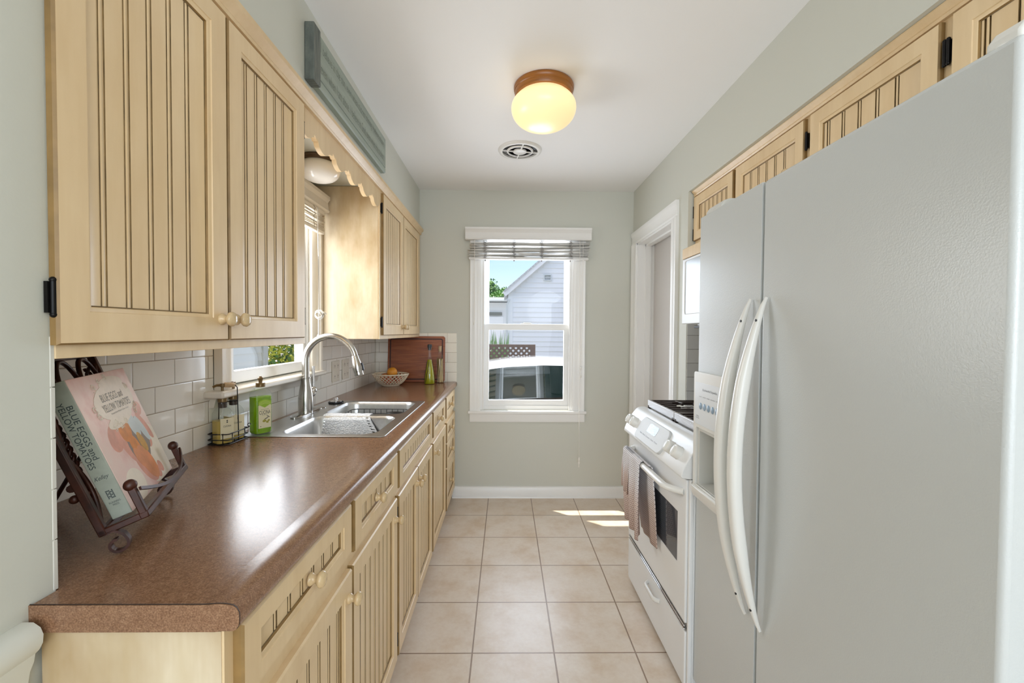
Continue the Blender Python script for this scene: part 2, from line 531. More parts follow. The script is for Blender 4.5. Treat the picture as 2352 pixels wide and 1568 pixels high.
# ---------------------------------------------------------------- back window
win = bpy.data.objects.new('window_1', None); COL.objects.link(win); win['kind'] = 'structure'; win.location = (0.165, D, 0.7); ROOT[win.name] = Vector(win.location)
x0, x1, z0, z1 = BW
def casing_prof(a, b, s):
    """stepped casing from inner edge a to outer edge b, projecting s*depth"""
    t = b - a
    return [(a, 0), (a, 0.012), (a + t * 0.10, 0.016), (a + t * 0.30, 0.013), (a + t * 0.62, 0.015), (a + t * 0.72, 0.020), (a + t * 0.95, 0.022), (b, 0.018), (b, 0)]
m = MB()
for (a, b) in ((x0 + 0.005, -0.286), (x1 - 0.005, 0.629)):
    m.prism([(p, D - q) for p, q in casing_prof(a, b, 1)], 'z', 0.69, 2.10)
m.prism([(D - q, p) for p, q in casing_prof(z1 - 0.005, z1 + 0.075, 1)], 'x', -0.286, 0.629)
m.build('window_casing', TRIMW, win)
m = MB().box(-0.300, 0.645, D - 0.032, D + 0.05, 0.672, 0.696)
m.build('window_stool', TRIMW, win, bevel=0.006)
m = MB().prism([(D, 0.606), (D - 0.014, 0.606), (D - 0.020, 0.622), (D - 0.018, 0.66), (D - 0.022, 0.672), (D, 0.672)], 'x', -0.284, 0.630)
m.build('window_apron', TRIMW, win)
m = MB()   # jamb liner
m.box(x0, x0 + 0.020, D, D + 0.15, z0 - 0.004, z1); m.box(x1 - 0.020, x1, D, D + 0.15, z0 - 0.004, z1)
m.box(x0, x1, D, D + 0.15, z1 - 0.02, z1); m.prism([(D + 0.02, z0 - 0.004), (D + 0.15, z0 - 0.02), (D + 0.15, z0 + 0.008), (D + 0.02, z0 + 0.03)], 'x', x0, x1)
m.box(x0 + 0.02, x0 + 0.032, D, D + 0.022, z0, z1); m.box(x1 - 0.032, x1 - 0.02, D, D + 0.022, z0, z1)
m.build('window_jamb', TRIMW, win, bevel=0.002)
def sash(name, xa, xb, za, zb, ya, yb, gl):
    m = MB().plate(rect(xa, xb, za, zb), [gl], 'y', ya, yb)
    s_ = m.build(name, TRIMW, win, bevel=0.004)
    ym = (ya + yb) / 2
    m = MB().box(gl[0][0], gl[1][0], ym - 0.003, ym + 0.003, gl[0][1], gl[2][1])
    m.build('window_pane', WIN_GLASS, s_)
    return s_
ls = sash('window_sash', -0.188, 0.520, 0.725, 1.386, D + 0.030, D + 0.066, rect(-0.136, 0.466, 0.774, 1.338))
m = MB().box(0.12, 0.21, D + 0.034, D + 0.050, 1.385, 1.392); m.box(0.14, 0.20, D + 0.036, D + 0.046, 1.391, 1.398)
m.build('sash_lock', TRIMW, ls, bevel=0.002)
sash('window_sash', -0.176, 0.508, 1.345, 2.03, D + 0.074, D + 0.108, rect(-0.138, 0.472, 1.384, 1.99))

# ---------------------------------------------------------------- window over the sink
win2 = bpy.data.objects.new('window_2', None); COL.objects.link(win2); win2['kind'] = 'structure'; win2.location = (XL, 1.96, 1.1); ROOT[win2.name] = Vector(win2.location)
y0, y1, z0, z1 = LW
m = MB()
m.prism([(XL, 1.552), (XL + 0.03, 1.552), (XL + 0.03, 1.575), (XL + 0.024, 1.58), (XL + 0.022, 1.61), (XL + 0.014, 1.632), (XL, 1.632)], 'z', 1.09, 2.06)
m.prism([(XL, 2.366), (XL + 0.045, 2.366), (XL + 0.045, 2.345), (XL + 0.034, 2.34), (XL + 0.030, 2.315), (XL + 0.018, 2.298), (XL, 2.298)], 'z', 1.09, 2.06)
m.box(XL, XL + 0.03, 1.552, 2.366, 1.975, 2.06)
m.build('window_casing', WARMW, win2, bevel=0.002)
m = MB().box(XL - 0.05, XL + 0.066, 1.500, 2.368, 1.088, 1.112)
m.build('window_stool', WARMW, win2, bevel=0.007)
m = MB().prism([(XL, 1.052), (XL + 0.014, 1.052), (XL + 0.018, 1.066), (XL + 0.024, 1.088), (XL, 1.088)], 'y', 1.53, 2.366)
m.build('window_apron', WARMW, win2)
m = MB()
m.box(XL - 0.07, XL, y0 - 0.01, y0 + 0.016, z0, z1); m.box(XL - 0.07, XL, y1 - 0.016, y1 + 0.01, z0, z1)
m.box(XL - 0.07, XL, y0, y1, z1 - 0.016, z1 + 0.01); m.box(XL - 0.07, XL - 0.05, y0, y1, z0 - 0.02, z0 + 0.012)
m.build('window_jamb', TRIMW, win2, bevel=0.002)
m = MB().plate(rect(y0 + 0.016, y1 - 0.016, z0 + 0.004, z1 - 0.016), [rrect(1.682, 2.256, 1.166, 1.93, 0.012, 3)], 'x', XL - 0.045, XL - 0.010)
s2 = m.build('window_sash', TRIMW, win2, bevel=0.003)
m = MB().box(XL - 0.030, XL - 0.024, 1.682, 2.256, 1.166, 1.93)
m.build('window_pane', WIN_GLASS, s2)

# ---------------------------------------------------------------- doorway with flat white door
dr = bpy.data.objects.new('door_1', None); COL.objects.link(dr); dr['kind'] = 'structure'; dr.location = (XR, 3.0, 0); ROOT[dr.name] = Vector(dr.location)
def cp(a, b):
    t = b - a
    return [(a, 0), (a, 0.010), (a + t * 0.12, 0.014), (a + t * 0.2, 0.011), (a + t * 0.6, 0.013), (a + t * 0.7, 0.019), (a + t * 0.92, 0.022), (b, 0.02), (b, 0)]
m = MB()
m.prism([(XR - q, p) for p, q in cp(DW[0] + 0.004, 2.552)], 'z', 0, DW[2] - 0.0035)
m.prism([(XR - q, p) for p, q in cp(DW[1] - 0.004, 3.462)], 'z', 0, DW[2] - 0.0035)
m.prism([(XR - q, p) for p, q in cp(DW[2] - 0.004, 2.102)], 'y', 2.552, 3.462)
m.build('door_casing', TRIMW, dr, weld=False)
m = MB()
m.box(XR, XR + 0.16, DW[0] - 0.001, DW[0] + 0.016, 0, DW[2]); m.box(XR, XR + 0.16, DW[1] - 0.016, DW[1] + 0.001, 0, DW[2])
m.box(XR, XR + 0.16, DW[0], DW[1], DW[2] - 0.016, DW[2] + 0.001)
m.box(XR + 0.06, XR + 0.10, DW[1] - 0.028, DW[1] - 0.016, 0, DW[2] - 0.016); m.box(XR + 0.06, XR + 0.10, DW[0], DW[1], DW[2] - 0.028, DW[2] - 0.016)
m.build('door_jamb', TRIMW, dr, weld=False)
m = MB().box(XR + 0.128, XR + 0.156, DW[0] + 0.016, DW[1] - 0.016, 0.008, DW[2] - 0.016)
m.build('door_slab', DOORW, dr)
# ================================================================ outside
GZ = -0.55
CONC = plain('grey_concrete_drive', (150, 147, 142), 0.8, var=0.1, vscale=3)
SIDINGW = plain('white_vinyl_siding', (236, 238, 240), 0.5)
SIDINGT = plain('tan_vinyl_siding', (196, 184, 160), 0.5)
SIDINGG = plain('pale_grey_siding', (206, 206, 194), 0.5)
TRIMX = plain('white_exterior_trim', (240, 242, 244), 0.5)
GUTTER = plain('grey_white_gutter', (206, 212, 214), 0.4)
SHINGLE = plain('grey_roof_shingle', (206, 208, 210), 0.85, var=0.2, vscale=30)
SHUTM = plain('slate_blue_grey_shutter', (92, 106, 112), 0.45)
TEAL = plain('dark_teal_shutter_paint', (52, 84, 84), 0.4)
LEAF1 = plain('bright_green_leaf', (112, 160, 66), 0.5)
LEAF2 = plain('dark_green_leaf', (54, 96, 44), 0.5)
LEAF3 = plain('yellow_green_leaf', (206, 208, 70), 0.5)
LEAF4 = plain('mid_green_leaf', (96, 140, 60), 0.5)
BARK = plain('grey_brown_bark', (96, 80, 64), 0.8)
LATT = plain('dark_brown_stained_lattice', (104, 78, 60), 0.65, var=0.15, vscale=12)
CARP = plain('white_car_paint', (240, 242, 246), 0.08, Coat_Weight=0.6)
CARG = plain('dark_tinted_car_glass', (34, 52, 48), 0.015, IOR=1.75)
TYRE = plain('black_tyre_rubber', (26, 26, 28), 0.7)
ALLOY = plain('silver_alloy_wheel', (180, 182, 186), 0.25, 0.9)
CARBL = plain('black_car_trim', (22, 24, 26), 0.4)

o = MB().box(-30, 30, -12, 60, GZ - 0.2, GZ).build('ground', CONC); struct(o)

def siding(m, axis, at, a, b, z0, z1, course, sgn, d=0.014, top=None, mi=0):
    """lapped boards; axis 'x' = runs along x at y=at (facing sgn*y); top(a)->limit function for gables"""
    z = z0
    while z < z1 - 1e-4:
        zt = min(z + course, z1)
        a0, b0 = a, b
        if top: a0, b0 = top(z, zt)
        if b0 - a0 > 0.02:
            if axis == 'x': m.prism([(at + sgn * d, z), (at + sgn * d, z + 0.004), (at + sgn * 0.001, zt), (at, zt), (at, z)], 'x', a0, b0, mi)
            else: m.prism([(at + sgn * d, z), (at + sgn * d, z + 0.004), (at + sgn * 0.001, zt), (at, zt), (at, z)], 'y', a0, b0, mi)
        z += course
    return m

# own house: siding round the back window, a shutter beside it, unseen eaves added to cut the sun
ex = D + 0.15
m = MB()
siding(m, 'x', ex, -1.24, BW[0] - 0.07, GZ, 2.75, 0.105, 1); siding(m, 'x', ex, BW[1] + 0.07, 3.2, GZ, 2.75, 0.105, 1)
siding(m, 'x', ex, BW[0] - 0.07, BW[1] + 0.07, GZ, BW[2] - 0.07, 0.105, 1); siding(m, 'x', ex, BW[0] - 0.07, BW[1] + 0.07, BW[3] + 0.07, 2.75, 0.105, 1)
struct(m.build('exterior_wall_back', SIDINGT, smooth=None))
m = MB()
m.plate(rect(BW[0] - 0.075, BW[1] + 0.075, BW[2] - 0.075, BW[3] + 0.075), [rect(BW[0], BW[1], BW[2] - 0.005, BW[3])], 'y', ex, ex + 0.028)
o = m.build('exterior_trim_back', TRIMX, bevel=0.003); struct(o)
m = MB().box(-2.2, 3.2, ex - 0.2, ex + 0.14, 2.76, 2.79); m.box(-2.2, 3.2, ex + 0.12, ex + 0.205, 2.74, 2.90)
m.box(-2.1, -1.24, -0.8, ex, 2.66, 2.69)
struct(m.build('added_sun_eave', TRIMX))
def shutter(x):
    t = thing('window_shutter', 'slate grey panelled shutter on the tan outer wall, mirrored in the car window', 'shutter', (x, ex + 0.02, 0.65))
    m = MB().plate(rect(x - 0.19, x + 0.19, 0.65, 2.10), [rect(x - 0.13, x + 0.13, 0.73, 1.32), rect(x - 0.13, x + 0.13, 1.40, 2.02)], 'y', ex + 0.012, ex + 0.045)
    m.build('frame', SHUTM, t, bevel=0.003)
    for a, b in ((0.73, 1.32), (1.40, 2.02)):
        m = MB().box(x - 0.13, x + 0.13, ex + 0.012, ex + 0.02, a, b); m.box(x - 0.09, x + 0.09, ex + 0.018, ex + 0.034, a + 0.045, b - 0.045)
        m.build('panel', SHUTM, t, bevel=0.006)
shutter(0.83)

# white house with gable beyond the drive
HX, HY = 0.08, 12.0
t = thing('neighbour_house', 'white clapboard house with steep gable and small square vent beyond the drive', 'house', (HX + 3.3, HY, GZ))
SL = 0.875; EV = 2.38; RX = HX + 3.4
def gab(z, zt):
    if zt <= EV: return HX, HX + 6.8
    dx = (zt - EV) / SL
    return HX + dx, HX + 6.8 - dx
m = MB(); siding(m, 'x', HY, HX, HX + 6.8, GZ, EV + SL * 3.3, 0.134, -1, 0.02, gab)
m.prism([(HX, GZ), (HX + 6.8, GZ), (HX + 6.8, EV), (RX, EV + SL * 3.4), (HX, EV)], 'y', HY + 0.001, HY + 3)
m.build('wall', SIDINGW, t, smooth=None)
m = MB().box(HX - 0.02, HX + 0.10, HY - 0.035, HY + 0.05, GZ, EV + 0.02)
m.build('corner_board', TRIMX, t)
def slope_board(xa, za, w, h, y0, y1, nm, mat, sgn=1):
    L = 3.75
    dx, dz = L / math.hypot(1, SL), L * SL / math.hypot(1, SL)
    nx, nz = -SL / math.hypot(1, SL), 1 / math.hypot(1, SL)
    pl = [(xa, za), (xa + dx, za + dz), (xa + dx + nx * h, za + dz + nz * h), (xa + nx * h, za + nz * h)]
    if sgn < 0: pl = [(2 * RX - p[0], p[1]) for p in pl]
    return MB().prism(pl, 'y', y0, y1).build(nm, mat, t, smooth=None)
for sg in (1, -1):
    slope_board(HX - 0.09, EV - 0.10, 1, 0.14, HY - 0.16, HY - 0.12, 'rake_board', TRIMX, sg)
    slope_board(HX - 0.09, EV - 0.06, 1, 0.03, HY - 0.13, HY + 0.02, 'rake_soffit', GUTTER, sg)
    slope_board(HX - 0.12, EV + 0.02, 1, 0.04, HY - 0.19, HY + 3.2, 'roof', SHINGLE, sg)
m = MB().plate(rect(1.02, 1.24, 2.72, 2.90), [rect(1.05, 1.21, 2.75, 2.87)], 'y', HY - 0.05, HY - 0.005)
for k in range(4): m.prism([(HY - 0.04, 2.755 + k * 0.03), (HY - 0.01, 2.775 + k * 0.03), (HY - 0.01, 2.78 + k * 0.03)], 'x', 1.05, 1.21)
m.build('gable_vent', GUTTER, t)
m = MB().bar([(HX + 0.02, HY - 0.1, 2.20), (HX - 0.05, HY - 0.07, 2.05), (HX - 0.05, HY - 0.07, GZ + 0.1)], 0.06, 0.05, up=(0, 1, 0))
for zz in (1.9, 1.2, 0.4): m.box(HX - 0.09, HX - 0.01, HY - 0.105, HY - 0.03, zz, zz + 0.03)
m.build('downspout', GUTTER, t)

# low garage to its side
t = thing('garage', 'low white garage with grey eave half hidden behind the gabled house', 'garage', (-2.2, 15.8, GZ))
m = MB(); siding(m, 'x', 15.8, -4.6, 0.16, GZ, 2.18, 0.12, -1, 0.018); m.box(-4.6, 0.16, 15.801, 19, GZ, 2.37)
m.build('wall', SIDINGW, t, smooth=None)
m = MB().prism([(15.35, 2.40), (15.35, 2.52), (17.4, 2.66), (19.4, 2.52), (19.4, 2.40)], 'x', -4.8, 0.10); m.build('roof', GUTTER, t, smooth=None)
m = MB().box(-4.8, 0.02, 15.26, 15.36, 2.40, 2.51); m.build('gutter', TRIMX, t, bevel=0.02)
m = MB().box(-3.2, -0.10, 15.75, 15.785, GZ, 1.86); m.build('garage_door', TRIMX, t, bevel=0.01)
m = MB().box(-3.1, -0.14, 15.72, 15.755, 1.90, 2.02); m.build('window', plain('dim_grey_window', (110, 112, 106), 0.2), t)

def leaves(m, c, r, n, size, mi=(0, 1)):
    for _ in range(n):
        while True:
            p = Vector((random.uniform(-1, 1), random.uniform(-1, 1), random.uniform(-1, 1)))
            if 0.25 < p.length < 1: break
        q = Vector(c) + Vector((p.x * r[0], p.y * r[1], p.z * r[2]))
        u = Vector((random.gauss(0, 1), random.gauss(0, 1), random.gauss(0, 1))).normalized()
        v = u.orthogonal().normalized()
        s_ = size * random.uniform(0.6, 1.3)
        m.add([q - u * s_, q + v * s_ * 0.45, q + u * s_, q - v * s_ * 0.45], [(0, 1, 2, 3)], random.choice(mi))
    return m
def tree(x, y, zc, r, n, size, label, mats, group=None, blobs=5):
    t = thing('tree', label, 'tree', (x, y, GZ), group=group)
    m = MB().tube([(x, y, GZ), (x + 0.1, y, zc - r[2] * 0.6), (x, y + 0.1, zc + r[2] * 0.3)], [0.2, 0.14, 0.04], 8); m.build('trunk', BARK, t)
    m = MB()
    for k in range(blobs):
        a = 2 * PI * k / blobs
        leaves(m, (x + r[0] * 0.5 * math.cos(a), y + r[1] * 0.5 * math.sin(a), zc + random.uniform(-0.3, 0.5) * r[2]), (r[0] * 0.62, r[1] * 0.62, r[2] * 0.6), n // blobs, size, (0, 0, 1))
    m.build('foliage', mats, t, smooth=None, weld=False, recalc=False)
tree(-1.25, 30.0, 3.9, (0.75, 1.2, 1.9), 2200, 0.12, 'tall slim green treetop above the garage roof', [LEAF1, LEAF2])
tree(-0.25, 26.0, 2.75, (1.0, 1.2, 1.15), 2400, 0.10, 'rounded bright green treetop touching the gable end', [LEAF4, LEAF1])

# tall grassy plant by the corner board
t = thing('ornamental_plant', 'tall bright green grassy plant behind the brown lattice', 'plant', (-0.35, 9.6, GZ))
m = MB()
for k in range(150):
    bx, by = random.uniform(-0.55, 0.0), 9.6 + random.uniform(-0.2, 0.2)
    h = random.uniform(1.2, 1.95); lx = random.uniform(-0.22, 0.22); w = 0.022
    p = [(bx, by, GZ), (bx + lx * 0.3, by, GZ + h * 0.6), (bx + lx, by, GZ + h)]
    m.add([(p[0][0] - w, by, p[0][2]), (p[0][0] + w, by, p[0][2]), (p[1][0] + w, by, p[1][2]), (p[1][0] - w, by, p[1][2]), p[2]], [(0, 1, 2, 3), (3, 2, 4)], random.choice((0, 0, 1)))
m.build('blades', [LEAF1, LEAF4], t, smooth=None, weld=False, recalc=False)

# brown lattice screen
LY = 8.0; lx1 = 0.54; lz = 1.09
t = thing('lattice_fence', 'low brown lattice screen standing behind the white car', 'fence', (-1.4, LY, GZ))
m = MB().box(-3.4, lx1, LY - 0.03, LY + 0.02, lz - 0.05, lz); m.build('top_rail', LATT, t)
m = MB().box(lx1 - 0.09, lx1, LY - 0.035, LY + 0.035, GZ, lz); m.build('post', LATT, t)
m = MB()
P_ = 0.1; zb = 0.1
x = -3.4 - (lz - zb)
while x < lx1:
    for sg, yy in ((1, LY - 0.008), (-1, LY + 0.004)):
        a = (x, zb) if sg > 0 else (x, lz - 0.04)
        b = (x + (lz - 0.04 - zb), lz - 0.04) if sg > 0 else (x + (lz - 0.04 - zb), zb)
        # clip to fence span
        def cl(p, q):
            (ax, az), (bx, bz) = p, q
            if bx <= -3.4 or ax >= lx1 - 0.05: return None
            if ax < -3.4: az += (bz - az) * (-3.4 - ax) / (bx - ax); ax = -3.4
            if bx > lx1 - 0.05: bz = az + (bz - az) * (lx1 - 0.05 - ax) / (bx - ax); bx = lx1 - 0.05
            return (ax, az), (bx, bz)
        r_ = cl(a, b)
        if r_: m.bar([(r_[0][0], yy, r_[0][1]), (r_[1][0], yy, r_[1][1])], 0.010, 0.036, up=(0, 1, 0)) if False else m.bar([(r_[0][0], yy, r_[0][1]), (r_[1][0], yy, r_[1][1])], 0.036, 0.010, up=(0, 1, 0))
    x += P_
m.build('lattice', LATT, t, smooth=None, weld=False)

# parked white car, side on
CY = 6.22
t = thing('car', 'white car parked side on in the drive just outside the back window', 'car', (0.2, CY, GZ))
BELT = [(-2.15, 0.10), (-2.05, 0.28), (-1.2, 0.40), (-0.75, 0.455), (0.2, 0.495), (1.1, 0.53), (1.9, 0.55), (2.35, 0.50), (2.5, 0.30)]
ROOF = [(-2.15, 0.12), (-2.05, 0.30), (-1.2, 0.46), (-0.75, 0.72), (-0.35, 0.89), (0.0, 0.945), (0.45, 0.970), (0.9, 0.960), (1.3, 0.92), (1.8, 0.78), (2.35, 0.52), (2.5, 0.31)]
def itp(T, x):
    for (a, b), (c, d) in zip(T, T[1:]):
        if a <= x <= c: return b + (d - b) * (x - a) / (c - a)
    return T[-1][1] if x > T[-1][0] else T[0][1]
xs = [-2.15 + 4.65 * i / 62 for i in range(63)]
rings = []; 
for x in xs:
    e = min(1.0, (x + 2.15) / 0.35, (2.5 - x) / 0.35); e = 0.80 + 0.20 * math.sqrt(max(0, e))
    zb = itp(BELT, x); zr = max(itp(ROOF, x), zb + 0.004); hgt = zr - zb
    half = []
    half.append((0.80 * e, GZ + 0.22)); half.append((0.90 * e, GZ + 0.34)); half.append((0.915 * e, 0.10 * (1 if zb > 0.2 else 0.3)))
    half.append((0.90 * e, zb - 0.035)); half.append((0.885 * e, zb))
    half.append((0.885 * e - 0.125 * min(1, hgt / 0.4) * 1, zb + hgt * 0.86)); half.append((0.885 * e - 0.16 * min(1, hgt / 0.4), zb + hgt * 0.91))
    half.append((0.55 * e, zb + hgt * 0.975)); half.append((0.0, zr))
    ring = [(x, CY - h, z) for h, z in half] + [(x, CY + h, z) for h, z in half[-2::-1]]
    rings.append(ring)
m = MB(); g = MB(); k = len(rings[0])
vs = [p for r in rings for p in r]
body, glass = [], []
for i in range(len(rings) - 1):
    for q in range(k - 1):
        f = (i * k + q, i * k + q + 1, (i + 1) * k + q + 1, (i + 1) * k + q)
        xm = (xs[i] + xs[i + 1]) / 2
        if q in (4, k - 6) and -0.72 < xm < 1.75: glass.append(f)
        else: body.append(f)
body += [tuple(range(k)), tuple(range((len(rings) - 1) * k, len(rings) * k))]
m.add(vs, body); m.build('body', CARP, t, smooth=40)
g.add(vs, glass)
g.build('side_window', CARG, t, smooth=40)
m = MB()
for sg in (1,): m.bar([(x, CY - 0.892, itp(BELT, x) + 0.0) for x in (-0.7, 0.2, 1.1, 1.75)], 0.012, 0.02)
m.build('window_trim', CARBL, t)
for wx in (-1.35, 1.65):
    for sg in (-1, 1):
        m = MB().lathe([(0.14, -0.10), (0.30, -0.10), (0.32, -0.07), (0.32, 0.07), (0.30, 0.10), (0.20, 0.10)], 32, (wx, CY + sg * 0.80, GZ + 0.32), 'y')
        wh = m.build('wheel', TYRE, t)
        m = MB().lathe([(0.001, -0.115), (0.05, -0.112), (0.17, -0.10), (0.20, -0.09), (0.20, 0.09)], 28, (wx, CY + sg * 0.80, GZ + 0.32), 'y') if sg < 0 else MB().lathe([(0.20, -0.09), (0.20, 0.09), (0.17, 0.10), (0.05, 0.112), (0.001, 0.115)], 28, (wx, CY + sg * 0.80, GZ + 0.32), 'y')
        m.build('hubcap', ALLOY, wh)

# view from the window over the sink
t = thing('neighbour_house', 'pale grey clapboard house seen low through the window over the sink', 'house', (-4.4, 5.0, GZ))
m = MB(); siding(m, 'y', -4.2, 1.0, 7.62, GZ, 3.2, 0.135, 1, 0.018); m.box(-9, -4.201, 1.0, 7.62, GZ, 3.3)
m.build('wall', SIDINGG, t, smooth=None)
m = MB().box(-4.26, -4.16, 7.55, 7.70, GZ, 3.25); m.build('corner_board', SIDINGG, t)
m = MB().prism([(-3.8, 3.2), (-3.8, 3.3), (-6.6, 5.0), (-9.4, 3.3), (-9.4, 3.2)], 'y', 0.6, 8.0); m.build('roof', SHINGLE, t, smooth=None)
t = thing('bush', 'yellow green bush beside the grey house, seen through the sink window', 'bush', (-4.6, 8.95, GZ))
m = MB()
leaves(m, (-4.65, 8.95, 0.75), (0.62, 0.55, 1.15), 1300, 0.062, (0, 0, 1)); leaves(m, (-4.6, 8.9, 1.4), (0.5, 0.5, 0.8), 800, 0.058, (0, 0, 0, 1)); leaves(m, (-4.65, 9.0, 0.2), (0.58, 0.5, 0.72), 900, 0.058, (1, 2))
m.build('foliage', [LEAF3, LEAF4, LEAF2], t, smooth=None, weld=False, recalc=False)
t = thing('garden_shed', 'dark teal shed with white corner post, seen through the sink window', 'shed', (-4.4, 10.4, GZ))
m = MB().box(-4.62, -3.9, 9.8, 12.5, GZ, 2.6); m.build('wall', TEAL, t)
m = MB().box(-4.74, -4.62, 9.76, 9.9, GZ, 2.6); m.build('corner_post', GUTTER, t)
m = MB().box(-4.36, -4.12, 9.77, 9.80, 1.0, 2.1); m.build('window', CARBL, t)
m = MB().prism([(-5.0, 2.6), (-5.0, 2.68), (-4.26, 3.1), (-3.5, 2.68), (-3.5, 2.6)], 'y', 9.5, 12.8); m.build('roof', SHINGLE, t, smooth=None)
# ================================================================ cabinets (left side)
def panel_door(name, parent, y0, y1, z0, z1, xf, s, joints, fr=(0.05, 0.05, 0.05, 0.05), thick=0.020, pd=0.013, mats=None):
    """framed beadboard front in the plane x=xf facing s*x; fr = frame width at y0, y1, z0, z1; joints = y of the paired grooves"""
    m = MB()
    X = lambda d: xf - s * d
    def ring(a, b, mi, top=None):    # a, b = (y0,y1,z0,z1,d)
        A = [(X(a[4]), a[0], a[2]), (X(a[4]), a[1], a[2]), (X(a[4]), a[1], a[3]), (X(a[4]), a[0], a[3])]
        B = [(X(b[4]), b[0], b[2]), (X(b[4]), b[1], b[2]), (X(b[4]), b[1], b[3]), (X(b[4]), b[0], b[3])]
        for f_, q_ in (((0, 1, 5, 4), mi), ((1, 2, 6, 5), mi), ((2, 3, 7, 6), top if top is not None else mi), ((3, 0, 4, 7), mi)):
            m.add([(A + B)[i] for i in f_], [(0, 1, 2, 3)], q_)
    def ins(r, e, d): return (r[0] + e, r[1] - e, r[2] + e, r[3] - e, d)
    O = (y0, y1, z0, z1, thick)
    I = (y0 + fr[0], y1 - fr[1], z0 + fr[2], z1 - fr[3], 0.0)
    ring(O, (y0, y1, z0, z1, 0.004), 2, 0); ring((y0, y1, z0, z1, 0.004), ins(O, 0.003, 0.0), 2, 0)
    ring(ins(O, 0.003, 0.0), I, 0)
    ring(I, ins(I, 0.0012, 0.0025), 0); ring(ins(I, 0.0012, 0.0025), ins(I, 0.006, 0.004), 0)
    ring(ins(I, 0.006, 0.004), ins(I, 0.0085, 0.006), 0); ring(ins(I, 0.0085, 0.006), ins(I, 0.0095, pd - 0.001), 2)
    J = ins(I, 0.0095, pd - 0.001); ring(J, ins(J, 0.0018, pd), 1)
    a, b, c, d = J[0] + 0.0018, J[1] - 0.0018, J[2] + 0.0018, J[3] - 0.0018
    prof = [(a, pd, 0)]
    for yj in joints:
        if not (a + 0.008 < yj < b - 0.008): continue
        for e, (dd, mi) in ((-0.0072, (pd, 0)), (-0.0064, (pd + 0.003, 1)), (-0.0040, (pd + 0.003, 1)), (-0.0030, (pd + 0.0004, 1)), (0.0, (pd - 0.0006, 0)), (0.0030, (pd + 0.0004, 0)), (0.0040, (pd + 0.003, 1)), (0.0064, (pd + 0.003, 1)), (0.0072, (pd, 1))):
            prof.append((yj + e, dd, mi))
    prof.append((b, pd, 0))
    for p, q in zip(prof, prof[1:]):
        m.add([(X(p[1]), p[0], c), (X(q[1]), q[0], c), (X(q[1]), q[0], d), (X(p[1]), p[0], d)], [(0, 1, 2, 3)], q[2])
    m.add([(X(thick), y0, z0), (X(thick), y1, z0), (X(thick), y1, z1), (X(thick), y0, z1)], [(0, 1, 2, 3)], 0)
    return m.build(name, mats or [CREAM, GLAZE, EDGEBROWN], parent, smooth=30)
def knob(parent, y, z, xf, s, sc=1.0):
    P = [(0.0135, 0.0), (0.0135, 0.003), (0.0115, 0.006), (0.0085, 0.010), (0.0085, 0.014), (0.0125, 0.017), (0.0165, 0.021), (0.0172, 0.025), (0.0145, 0.030), (0.008, 0.0325), (0.0005, 0.0332)]
    return MB().lathe([(r * sc, s * h * sc) for r, h in P], 24, (xf, y, z), 'x').build('knob', KNOBM, parent, smooth=60)
def hinge(parent, y, z, xf, s, h=0.052):
    m = MB().tube([(xf + s * 0.003, y, z - h / 2), (xf + s * 0.003, y, z + h / 2)], 0.0042, 8)
    m.box(xf - s * 0.004, xf + s * 0.0015, y - 0.007, y + 0.007, z - h * 0.45, z + h * 0.45)
    for e in (-1, 1): m.ball((xf + s * 0.003, y, z + e * h / 2), 0.0048, 8, 6)
    return m.build('hinge', BLACKIRON, parent, smooth=50)
def frac(a, b, n, off=0.0): return [a + (b - a) * (i + off) / n for i in range(1, n)]

XF = -0.670          # front plane of the upper doors
UB, UT = 1.300, 2.072
def ucab(label, ya, yb, doors, side=None):
    t = thing('upper_cabinet', label, 'cabinet', (-0.86, (ya + yb) / 2, 1.278), group=None)
    m = MB().box(XL + 0.002, -0.690, ya, yb, 1.279, 2.099)
    m.build('body', AGED if side else CREAM, t, bevel=0.002)
    m = MB()
    ys = [ya] + [v for d in doors for v in (d[0], d[1])] + [yb]
    m.box(-0.690, -0.6832, ya, yb, 1.279, 1.318); m.box(-0.690, -0.6832, ya, yb, 2.052, 2.099)
    for i in range(0, len(ys), 2):
        m.box(-0.690, -0.6832, ys[i] - (0.008 if i else 0), ys[i + 1] + (0.008 if i + 2 < len(ys) else 0), 1.318, 2.052)
    m.build('face_frame', CREAM, t, bevel=0.001)
    for d in doors:
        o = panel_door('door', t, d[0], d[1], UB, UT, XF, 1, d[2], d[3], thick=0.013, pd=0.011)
        knob(o, d[4], 1.350, XF, 1)
        for hz in (1.372, 1.990): hinge(o, d[5], hz, XF - 0.010, 1)
    return t
ucab('upper cabinet with two beadboard doors above the cookbook stand, closest to the camera', 0.672, 1.497,
     [(0.664, 1.066, [0.751, 0.800, 0.8505, 0.8995, 0.949], (0.050, 0.053, 0.052, 0.047), 1.040, 0.664),
      (1.073, 1.470, [1.159, 1.206, 1.253, 1.302, 1.349], (0.052, 0.054, 0.053, 0.047), 1.095, 1.476)])
ucab('upper cabinet with two beadboard doors past the sink window, by the sage wall', 2.372, D - 0.002,
     [(2.402, 2.868, [2.50 + 0.043 * k for k in range(8)], (0.055, 0.055, 0.055, 0.05), 2.842, 2.396),
      (2.873, 3.385, [2.97 + 0.05 * k for k in range(8)], (0.055, 0.055, 0.055, 0.05), 2.898, 3.392)], side=True)
# crown strip along the top of the cabinets
P = [(-0.684, 2.080), (-0.672, 2.080), (-0.668, 2.086), (-0.672, 2.092), (-0.664, 2.102), (-0.654, 2.110), (-0.654, 2.124), (-0.660, 2.128), (-0.684, 2.128)]
m = MB().prism(P, 'y', 0.672, D - 0.004)
struct(m.build('trim_3', CREAM))
